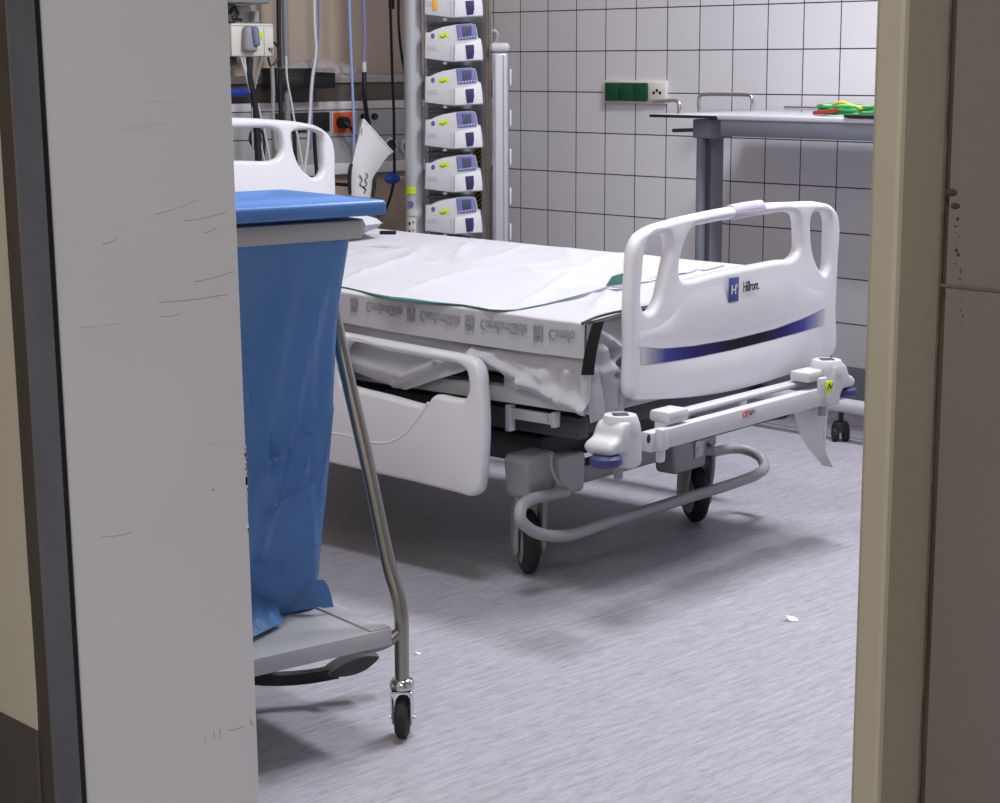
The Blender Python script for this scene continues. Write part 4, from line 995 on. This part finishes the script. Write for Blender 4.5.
cable([(390, -5), (391, 30), (392.5, 80), (394, 120), (394, 150), (394, 178), (390, 198), (384, 212), (378, 216)], .0052, M['black'], 'long black cable passing through the blue bulb', 'cable', 'cable', 5.05)
bm = BM(); tube(bm, [onY(391.5, -3, 5.03), onY(391.5, 9, 5.03)], .011, 10, 1); tag(obj('cable_clip', bm, M['black']), 'black clip block on the long black cable', 'clip')
cable([(398.5, -5), (398.8, 25), (401, 50), (404, 68), (408, 90)], .005, M['black'], 'short black cable curving behind the silver column', 'cable', 'cable', 5.08)
# blue bulb on the black cable
q = onY(392.5, 178.5, 5.05); bm = BM(); lathe(bm, [(.0001, -.030), (.010, -.028), (.017, -.018), (.019, -.002), (.018, .014), (.011, .025), (.0001, .027)], (q.x, q.y-.0, q.z), (1, -.3, .0), 20); bl = obj('squeeze_bulb', bm, M['royal'])
tag(bl, 'royal blue bulb hanging on the black cable', 'bulb')
bm = BM(); tube(bm, [q+Vector((.024, -.01, .0)), q+Vector((.044, -.016, .002))], .006, 8, 1); obj('bulb_valve', bm, M['offwhite'], bl)
# pole with black cable left of middle
q0 = onY(286, 60, 5.2)
bm = BM(); tube(bm, [(q0.x, 5.2, 0), (q0.x, 5.2, 2.6)], .011, 12, 1)
po = obj('infusion_pole', bm, M['midgrey']); tag(po, 'thin grey upright pole at the bedhead, right of the white module', 'pole')
cable([(278.5, -5), (279, 40), (280, 80), (281, 120)], .008, M['black'], 'thick black cable running down beside the grey pole', 'cable', 'cable', 5.17)
# monitor module with handle
qa, qb = onY(231, 23, 5.12), onY(274.5, 56.5, 5.12)
mo = empty('monitor_module', ((qa.x+qb.x)/2, 5.12, qb.z)); tag(mo, 'white boxy monitor module with grey rotary clamp at the bedhead', 'monitor module')
w_, h_ = qb.x-qa.x, qa.z-qb.z
bm = BM(); box(bm, (0, .05, h_/2), (w_, .10, h_), bev=.006); mb = obj('module_body', bm, M['socketwhite'], mo)
bm = BM(); box(bm, (-w_*.12, -.012, h_*.52), (.055, .03, h_*.78), Matrix.Rotation(R(5), 3, 'Y'), bev=.013, seg=3); obj('clamp_knob', bm, M['grey'], mo)
bm = BM(); box(bm, (-w_*.05, -.024, h_*.6), (.026, .03, h_*.6), Matrix.Rotation(R(-6), 3, 'Y'), bev=.01, seg=3); obj('clamp_grip', bm, mat('slate_blue_plastic', rgb(120, 130, 160), .4), mo)
bm = BM(); box(bm, (w_*.16, -.001, h_*.64), (.022, .003, .024), bev=.0005); obj('sticker', bm, M['yellow'], mo)
bm = BM(); box(bm, (w_*.26, -.0005, h_*.45), (.0014, .002, h_*.85)); box(bm, (0, -.0005, h_*.93), (w_*.98, .002, .0015)); obj('seam', bm, M['ink'], mo, smooth=False)
bm = BM(); box(bm, (w_*.38, -.0005, h_*.22), (.006, .002, .010)); box(bm, (w_*.44, -.0005, h_*.2), (.004, .002, .014)); obj('symbol', bm, M['blackink'], mo, smooth=False)
bm = BM(); box(bm, (w_*.25, .11, h_*.5), (w_*.9, .03, .03), bev=.004); obj('pole_bracket', bm, M['darkgrey'], mo)
# monitor above, only its underside in view
qa, qb = onY(222, 3, 5.05), onY(274, 3, 5.05)
mn = empty('patient_monitor', ((qa.x+qb.x)/2, 5.1, qa.z)); tag(mn, 'dark grey patient monitor above the white module, cut off by the picture edge', 'monitor')
bm = BM(); box(bm, (-.12, 0, .14), (.42, .12, .28), bev=.012); obj('monitor_case', bm, M['midgrey'], mn)
bm = BM(); box(bm, (-.12, -.061, .15), (.37, .004, .22), bev=.001); obj('screen', bm, M['screen'], mn)
bm = BM(); box(bm, (.0, .08, .05), (.05, .05, .5), bev=.006); obj('mount_arm', bm, M['darkgrey'], mn)
# bracket frame between
qa, qb = onY(228, 5, 5.15), onY(255, 22, 5.15)
bm = BM(); box(bm, ((qa.x+qb.x)/2-.02, 5.16, (qa.z+qb.z)/2), (.12, .02, qa.z-qb.z), bev=.003); box(bm, (qb.x-.01, 5.14, (qa.z+qb.z)/2-.01), (.02, .03, .035), bev=.002); box(bm, (qa.x+.035, 5.14, (qa.z+qb.z)/2+.012), (.03, .03, .025), bev=.004)
br_ = obj('cable_bracket', bm, M['ductgrey']); tag(br_, 'small grey cable bracket between dark monitor and white module', 'bracket')
bm = BM(); tube(bm, [onY(229, 14, 5.12), onY(234, 8, 5.11), onY(238, 14, 5.11), onY(233, 18, 5.11), onY(241, 20, 5.12)], .006, 8, 4); obj('lead_knot', bm, M['black'], br_)
# loose leads below the module
leads = [([(241, 57), (246, 75), (252, 100), (256, 125), (262, 150), (270, 190)], .0035, 'cablewhite', 'thin white lead under the white module, leftmost of the pair'), ([(244, 57), (248, 78), (256, 100), (263, 125), (268, 150), (275, 190)], .0035, 'cablewhite', 'thin white lead under the white module, right of its twin'),
         ([(262, 57), (258, 75), (254, 92), (252, 120), (253, 150)], .003, 'ink', 'thin grey lead slanting left under the white module'), ([(272, 66), (273, 90), (273, 118), (276, 150)], .007, 'grey', 'grey lead hanging from the right end of the white module'),
         ([(286, 56), (287, 78), (291, 100), (294, 118), (300, 150), (306, 190)], .0035, 'cablewhite', 'thin white lead just right of the grey pole'), ([(268, 57), (271, 66), (276, 62), (278, 48), (274, 42)], .004, 'black', 'small black lead looped at the module corner'),
         ([(250, 57), (249, 75), (253, 95), (256, 118), (258, 150), (259, 190)], .012, 'black', 'fat black lead bundle under the white module')]
for pts, r, m, lb in leads: cable(pts, r, M[m], lb, 'cable', 'lead', 5.09, False)
bm = BM(); tube(bm, [onY(256, 150, 5.1), onY(250, 140, 5.1), onY(252, 131, 5.1), onY(258, 129, 5.1), onY(263, 133, 5.1), onY(264, 160, 5.1)], .0045, 8, 5); tag(obj('lead', bm, M['black']), 'black lead looping up behind the headboard opening', 'cable')
for xx, lb in ((294, 'left one of two black leads seen through the small headboard opening'), (314, 'right one of two black leads seen through the small headboard opening')):
    bm = BM(); tube(bm, [onY(xx, 128, 5.16), onY(xx+1, 150, 5.16), onY(xx+4, 190, 5.16)], .007, 8, 4); tag(obj('lead', bm, M['black']), lb, 'cable')
# black box on the ledge with clear bag
qa, qb = onY(271, 68, 5.2), onY(331, 88.5, 5.2)
bm = BM(); box(bm, ((qa.x+qb.x)/2, 5.215, (qa.z+qb.z)/2), (qb.x-qa.x, .09, qa.z-qb.z), bev=.006); box(bm, ((qa.x+qb.x)/2, 5.168, (qa.z+qb.z)/2-.01), (qb.x-qa.x-.03, .004, .03), bev=.001)
tag(obj('equipment_box', bm, M['black']), 'black equipment box on the duct ledge under a clear bag', 'box')
def cbag(s, t):
    a_ = s*2-1; x = 300+ s*62; base = 70+4*s; top = 58+9*abs(a_)**1.5+2*N3(s*9, 3)
    if s < .5: base = 68.3
    q = onY(x-18*(1-s)-6, base+(top-base)*math.sin(t*math.pi), 5.2+.05*(t-.5)*2+.008*N3(s*8, t*6)); return q
bm = BM(); grid(bm, cbag, 40, 16); tag(obj('clear_bag', bm, M['clear']), 'crumpled clear plastic bag lying on the black equipment box', 'plastic bag')
# small blue glove bundle at far left
q = onY(240, 93, 5.25); bm = BM()
for k in range(6): lathe(bm, [(.0001, -.016), (.014, -.010), (.02, 0), (.014, .010), (.0001, .016)], (q.x-.03+.016*k, 5.255+.006*N3(k, 1), q.z+.008*N3(k*3, 2)), (.3, .2, 1), 12)
bl2 = obj('blue_bundle', bm, M['royal']); tag(bl2, 'small blue bundle half hidden behind leads under the white module', 'bundle')
# white pouch in dark holder
YP = 4.98
ho = [onY(x, y, YP) for x, y in ((351, 160), (350, 197), (373, 199), (379, 172))]
pe = empty('paper_pouch', (onY(365, 195, YP).x, YP, onY(365, 197, YP).z)); PO = Vector(pe.location); tag(pe, 'white open paper pouch with black print in dark side clips, right of the headboard', 'pouch')
Lf = [(351.5, 196), (351.5, 180), (352, 165), (355, 150), (359, 136), (363, 119)]; Rt = [(372, 198), (373.5, 185), (377, 172), (383, 162), (389, 155), (392.5, 152)]
def pouch(s, t):
    f = t*5; i = min(4, int(f)); k = f-i
    a_ = Vector(Lf[i]).lerp(Vector(Lf[i+1]), k); b_ = Vector(Rt[i]).lerp(Vector(Rt[i+1]), k); q = a_.lerp(b_, s)
    return onY(q.x, q.y, YP-.018*math.sin(s*math.pi)*(1-.3*t)-.0)-PO
bm = BM(); grid(bm, pouch, 16, 20)
def pouchb(s, t): q = pouch(s, t); q.y = -q.y*1.0+.008; q.z += .006*t*math.sin(s*math.pi); return q
grid(bm, pouchb, 16, 20); bm2 = obj('pouch_body', bm, M['pouch'], pe)
bm = BM(); e = [pouch(s, 1) for s in np.linspace(0, 1, 9)]; tube(bm, e, .0035, 6, 2); obj('pouch_rim', bm, M['pumpwhite'], pe)
for pts in ([(351.5, 164), (349.5, 172), (349.5, 184), (350, 194)], [(378, 173), (375, 178), (374, 188), (372.5, 197)]):
    bm = BM(); tube(bm, [onY(x, y, YP-.012)-PO for x, y in pts], .006, 8, 4); obj('side_clip', bm, M['black'], pe)
bm = BM(); tube(bm, [onY(a_, b_, YP-.02)-PO for a_, b_ in ((359.5, 175), (361, 177), (362, 180), (360, 184), (363, 187), (366, 190), (364, 193))], .0018, 5, 4); tube(bm, [onY(a_, b_, YP-.02)-PO for a_, b_ in ((366, 173), (368, 176), (365, 180), (367, 184), (364, 187))], .0016, 5, 4); tube(bm, [onY(a_, b_, YP-.02)-PO for a_, b_ in ((362.5, 128), (361.5, 131), (361.2, 135))], .0014, 5, 3)
obj('pouch_print', bm, M['blackink'], pe)
qh = onY(364, 186, YP)-PO; bm = BM(); box(bm, (qh.x, .155, qh.z), (.02, .25, .012), bev=.002); box(bm, (qh.x, .028, qh.z), (.05, .006, .016), bev=.002); obj('holder_arm', bm, M['black'], pe)

# ------------------------------------------------------------------ silver column, pump rack, pumps, capped duct (upright, facing the door)
DP = 6.45
TB = onF(413, 240, DP); TB.z = 0
def fr_(x, y, d=DP): q = onF(x, y, d)-TB; return Vector((q.dot(RH), q.dot(FH), q.z))
FR = -YAW
colm = empty('media_column', TB, FR); tag(colm, 'round silver-grey media column with stickers, left of the stacked pumps', 'column')
a_, b_ = fr_(404, 120), fr_(422.5, 120); rc = (b_.x-a_.x)/2
bm = BM(); lathe(bm, [(rc, 0), (rc, ZC-.01)], ((a_.x+b_.x)/2, rc, 0), seg=32); obj('column_tube', bm, M['alu'], colm)
cxm = (a_.x+b_.x)/2
def cplate(px0, px1, m, name, par=colm, d=.003):
    a_, b_ = fr_(*px0), fr_(*px1); bm = BM()
    def f(s, t):
        x = a_.x+(b_.x-a_.x)*s; yy = rc-math.sqrt(max(0, rc*rc-(x-cxm)**2)); return Vector((x, yy-d, a_.z+(b_.z-a_.z)*t))
    grid(bm, f, 8, 2); thick(bm, .002); return obj(name, bm, m, par)
cplate((406, 187), (415.5, 194), M['yellow'], 'sticker'); cplate((406, 209.5), (417.5, 216), M['ductlight'], 'label_plate'); sk = cplate((406, 217.5), (416, 238), M['socketwhite'], 'socket_plate')
for yy in (222, 230): cplate((408.5, yy), (410, yy+3), M['blackink'], 'socket_slot', sk, .006); cplate((412.5, yy-1), (414.5, yy+.6), M['ink'], 'socket_slot', sk, .006)
q = fr_(410.5, 204.3); bm = BM(); lathe(bm, [(.0001, 0), (.0115, 0), (.0115, .0025), (.0001, .003)], (q.x, rc-math.sqrt(rc*rc-(q.x-cxm)**2)-.001, q.z), (0, -1, 0), 20); rb = obj('round_sticker', bm, M['inkblue'], colm)
# rack
rk = empty('pump_rack', TB, FR); tag(rk, 'tall pump docking rack with slotted rails behind the stacked infusion pumps', 'rack')
a_, b_ = fr_(424, 100), fr_(486, 100)
bm = BM(); box(bm, ((a_.x+b_.x)/2, .15, 1.02), (b_.x-a_.x, .03, 1.40), bev=.004); obj('back_plate', bm, M['pumpwhite'], rk)
bm = BM(); c_, d_ = fr_(423.5, 100), fr_(428, 100); box(bm, ((c_.x+d_.x)/2, .09, 1.02), (d_.x-c_.x, .05, 1.40), bev=.003); obj('left_rail', bm, M['alu'], rk)
bm = BM(); c_, d_ = fr_(485, 100), fr_(489, 100); box(bm, ((c_.x+d_.x)/2, .08, 1.02), (d_.x-c_.x, .10, 1.40), bev=.003); obj('right_rail', bm, M['ductbrown'], rk)
bm = BM(); c_, d_ = fr_(489.3, 100), fr_(491.5, 100); box(bm, ((c_.x+d_.x)/2, .06, 1.02), (d_.x-c_.x, .06, 1.40), bev=.002); obj('edge_rail', bm, M['steel'], rk)
c_, d_ = fr_(474, 150), fr_(481, 218); bm = BM(); box(bm, ((c_.x+d_.x)/2, .131, (c_.z+d_.z)/2), (d_.x-c_.x, .006, c_.z-d_.z)); obj('hazard_tape', bm, M['hazard'], rk, smooth=False)
bm = BM(); box(bm, ((a_.x+b_.x)/2, .14, .18), (.30, .30, .36), bev=.02); obj('rack_foot', bm, M['darkgrey'], rk)
for py_ in (-1.0, 43.2, 87.2, 130.6, 174.2, 216.2):
    q0_, q1_ = fr_(427, py_+22.5), fr_(470, py_+25.5); bm = BM(); box(bm, ((q0_.x+q1_.x)/2, .095, (q0_.z+q1_.z)/2), (q1_.x-q0_.x, .08, .010), bev=.002)
    for xx in (431, 452, 462): q = fr_(xx, py_+24); box(bm, (q.x, .06, q.z), (.016, .03, .010), bev=.002)
    obj('docking_shelf', bm, M['midgrey'], rk)
# one pump, then copies
def pz(p, c=216.2): return [(415+u_/6.69, 130+v_/6.69) for u_, v_ in p]
D2 = DP-.05
def pf(p): return [(q.x, q.z) for q in (fr_(x, y, D2) for x, y in pz(p))]
oz = fr_(455, 216.2, D2)
def rel(L_): return [(x-oz.x, z-oz.z) for x, z in L_]
ord_names = ['topmost infusion pump of the stack, with an orange sticker, cut by the picture edge', 'second infusion pump from the top of the stack beside the silver column', 'third infusion pump from the top of the stack beside the silver column', 'fourth infusion pump from the top of the stack beside the silver column', 'fifth infusion pump from the top, just above the lowest one', 'lowest infusion pump of the stack, just above the bed sheet']
# outlines measured on the lowest pump (photo rows 195-236)
dy_ = 0
P_body = [(70, 507), (104, 505), (140, 486), (190, 470), (275, 455), (372, 448), (402, 456), (412, 500), (418, 540), (437, 548), (446, 600), (452, 680), (448, 690), (262, 700), (160, 688), (66, 676), (68, 600)]
P_front = [(266, 587), (340, 575), (437, 549), (446, 610), (451, 684), (262, 695)]
P_scr = [(277, 458), (372, 450), (400, 458), (412, 520), (410, 545), (290, 556), (284, 520)]
P_lcd = [(312, 468), (376, 464), (378, 525), (320, 535)]
P_door = [(336, 590), (392, 585), (395, 640), (388, 676), (346, 680)]
P_stk = [(160, 538), (224, 526), (230, 556), (168, 569)]
pu = empty('infusion_pump', TB, FR)
pu.location = TB+RH*oz.x+Vector((0, 0, oz.z)); 
def prism(p, depth, yfront, bev, m, name, par, sm=True):
    L_ = rel(pf(p)); bm = curve_bm([rnd(L_, 4) if sm else L_], depth, bev, 2); place(bm, Matrix.Translation((0, yfront+depth/2, 0)) @ XZ); return obj(name, bm, m, par)
PY_ = -.05
hs = prism(P_body, .10, PY_, .006, M['pumpgrey'], 'housing', pu, False)
fp = prism(P_front, .012, PY_-.008, .004, M['pumpwhite'], 'front_cover', pu, False)
scp = prism(P_scr, .008, PY_-.005, .002, M['pumpblue'], 'fascia', pu, False)
prism(P_lcd, .003, PY_-.0065, .0008, M['screen'], 'display', scp, False)
prism(P_door, .006, PY_-.0115, .002, M['pumpviolet'], 'flap', fp, False)
stk = prism(P_stk, .0024, PY_-.0014, .0005, M['yellow'], 'sticker', hs, False)
def pt(u_, v_): q = fr_(415+u_/6.69, 130+v_/6.69, D2); return Vector((q.x-oz.x, 0, q.z-oz.z))
bm = BM(); tube(bm, [pt(172, 552)+Vector((0, PY_-.002, 0)), pt(188, 560)+Vector((0, PY_-.002, 0)), pt(205, 546)+Vector((0, PY_-.002, 0))], .0012, 5, 3); obj('sticker_mark', bm, M['blackink'], stk)
q = pt(122, 530); bm = BM(); lathe(bm, [(.0001, 0), (.0068, 0), (.0068, .0016), (.0001, .002)], (q.x, PY_, q.z), (0, -1, 0), 18, sy=1.3); obj('round_mark', bm, M['inkblue'], hs)
bm = BM()
for v0, u0, u1 in ((600, 85, 150), (612, 80, 140), (622, 85, 155)): a_, b_ = pt(u0, v0), pt(u1, v0-2); box(bm, ((a_.x+b_.x)/2, PY_-.0003, a_.z), (b_.x-a_.x, .001, .0014))
a_, b_ = pt(240, 590), pt(238, 690); box(bm, (a_.x, PY_-.0003, (a_.z+b_.z)/2), (.0012, .001, a_.z-b_.z)); obj('small_print', bm, M['ink'], hs, smooth=False)
bm = BM()
for k in range(6): q = pt(300+k*19, 545-k*2.5); lathe(bm, [(.0001, 0), (.0022, 0), (.0022, .002), (.0001, .002)], (q.x, PY_-.005, q.z), (0, -1, 0), 8)
obj('keypad', bm, M['pumpwhite'], scp)
q = pt(200, 700); bm = BM(); lathe(bm, [(.0001, 0), (.007, 0), (.007, .009), (.0001, .009)], (q.x, PY_+.02, q.z+.002), (0, .0, -1), 12); obj('clamp_foot', bm, M['pumpwhite'], pu)
pumps = [pu]
for k in range(5): pumps.append(copy_tree(pu))
for o_, py_, lb in zip(pumps, [216.2, 174.2, 130.6, 87.2, 43.2, -1.0], ordered if False else list(reversed(ord_names))):
    q = fr_(455, py_, D2); o_.location = TB+RH*q.x+Vector((0, 0, q.z)); tag(o_, lb, 'infusion pump', 'infusion pumps stacked on the rack')
for o_, dz in zip(pumps, (.0, .017, .012, .008, .010, 0)):
    for ch_ in o_.children:
        for g in ch_.children:
            if g.name.startswith('sticker'): g.location.z += dz
top = pumps[5]; a_, b_ = fr_(432.5, -1, D2), fr_(437.5, 11, D2); bm = BM()
box(bm, ((a_.x+b_.x)/2, 0, (a_.z+b_.z)/2), (b_.x-a_.x, .0024, a_.z-b_.z), bev=.0005)
place(bm, Matrix.Translation((-(fr_(455, -1, D2).x), PY_-.001, -(fr_(455, -1, D2).z)))); am = obj('warning_sticker', bm, M['amber'], top); am['label'] = 'orange warning sticker'
# capped duct right of the rack
cd = empty('upright_duct', TB, FR); tag(cd, 'pale grey upright capped duct with hook on top, standing against the tiled wall', 'duct')
a_, b_ = fr_(491.5, 50), fr_(508.5, 50); zt_ = fr_(500, 52).z; w_ = b_.x-a_.x; cxd = (a_.x+b_.x)/2
bm = BM(); box(bm, (cxd, .06, zt_/2), (w_-.004, .11, zt_), bev=.012, seg=3); obj('duct_body', bm, M['alu'], cd)
for k in (-.3, .2): 
    bm = BM(); box(bm, (cxd+k*w_, .0045, zt_/2), (.0025, .003, zt_-.02)); obj('duct_groove', bm, M['midgrey'], cd, smooth=False)
c_ = fr_(500, 42.5).z; bm = BM(); box(bm, (cxd, .06, (zt_+c_)/2), (w_+.008, .125, c_-zt_), bev=.012, seg=3); obj('end_cap', bm, M['offwhite'], cd)
bm = BM(); h0 = fr_(495.5, 42); h1 = fr_(497, 33); h2 = fr_(493, 30.5); h3 = fr_(490.5, 33); tube(bm, [(h0.x, .06, h0.z), (h1.x, .06, h1.z), (h2.x, .06, h2.z), (h3.x, .06, h3.z)], .007, 8, 5); obj('hook', bm, M['grey'], cd)
for yy in (77, 118, 157, 196, 232):
    a_, b_ = fr_(509.8, yy-8), fr_(511.4, yy+8); bm = BM(); box(bm, ((a_.x+b_.x)/2, .02, (a_.z+b_.z)/2), (b_.x-a_.x, .03, a_.z-b_.z), bev=.002); obj('side_clip', bm, M['pumpwhite'], cd)

# ------------------------------------------------------------------ scraps on the floor
def scrap(px_, s, lb, seed):
    q = onZ(*px_, 0); random.seed(seed); bm = BM()
    vs = [bm.verts.new((q.x+s*a, q.y+s*b, c*s)) for a, b, c in ((-.5, .8, .9), (-.2, .6, .5), (.5, .1, .35), (.9, -.3, .05), (.3, -.6, .02), (-.3, -.1, .05))]
    bm.faces.new(vs[:3]+[vs[5]]); bm.faces.new([vs[5], vs[2], vs[3], vs[4]]); bm.normal_update(); thick(bm, .001)
    return tag(obj('paper_scrap', bm, M['paper'], smooth=False), lb, 'scrap', 'paper scraps on the floor')
scrap((791, 621), .020, 'crumpled white paper scrap alone on the open floor at right', 1); scrap((418, 654.5), .008, 'tiny white paper speck on the floor beside the trolley leg', 2)

# ------------------------------------------------------------------ lights
def area(name, loc_, sx, sy, e, c=(1, 1, 1), rot=(0, 0, 0)):
    l = bpy.data.lights.new(name, 'AREA'); l.shape = 'RECTANGLE'; l.size = sx; l.size_y = sy; l.energy = e; l.color = c
    o = bpy.data.objects.new(name, l); o.location = loc_; o.rotation_euler = rot; COL.objects.link(o); return o
area('ceiling_lamp_and_fill', (3.9, 2.45, 2.97), .40, 1.1, 92, (.96, .96, 1.0))
area('ceiling_lamp_and_fill', (2.1, 2.3, 2.97), .35, .8, 36, (.95, .96, 1.0))  # added fill light for the bed's near side, not a known fitting
area('corridor_lamp', (-.7, .2, 2.6), .6, .9, 62, (1, .95, .89))
w = bpy.data.worlds.new('World'); S.world = w; w.use_nodes = True
w.node_tree.nodes['Background'].inputs[0].default_value = (.8, .82, .9, 1); w.node_tree.nodes['Background'].inputs[1].default_value = .05

# ------------------------------------------------------------------ camera
cd_ = bpy.data.cameras.new('camera'); cam = bpy.data.objects.new('camera', cd_); COL.objects.link(cam)
cd_.sensor_width = 36; cd_.sensor_fit = 'HORIZONTAL'; cd_.lens = F*36/1000; cd_.clip_start = .02
Mx = Matrix((rt, up, -fw)).transposed().to_4x4(); Mx.translation = CAM; cam.matrix_world = Mx
S.camera = cam
S.view_settings.view_transform = 'Standard'; S.view_settings.look = 'None'; S.view_settings.gamma = 1; S.view_settings.exposure = 0; S.view_settings.use_curve_mapping = False
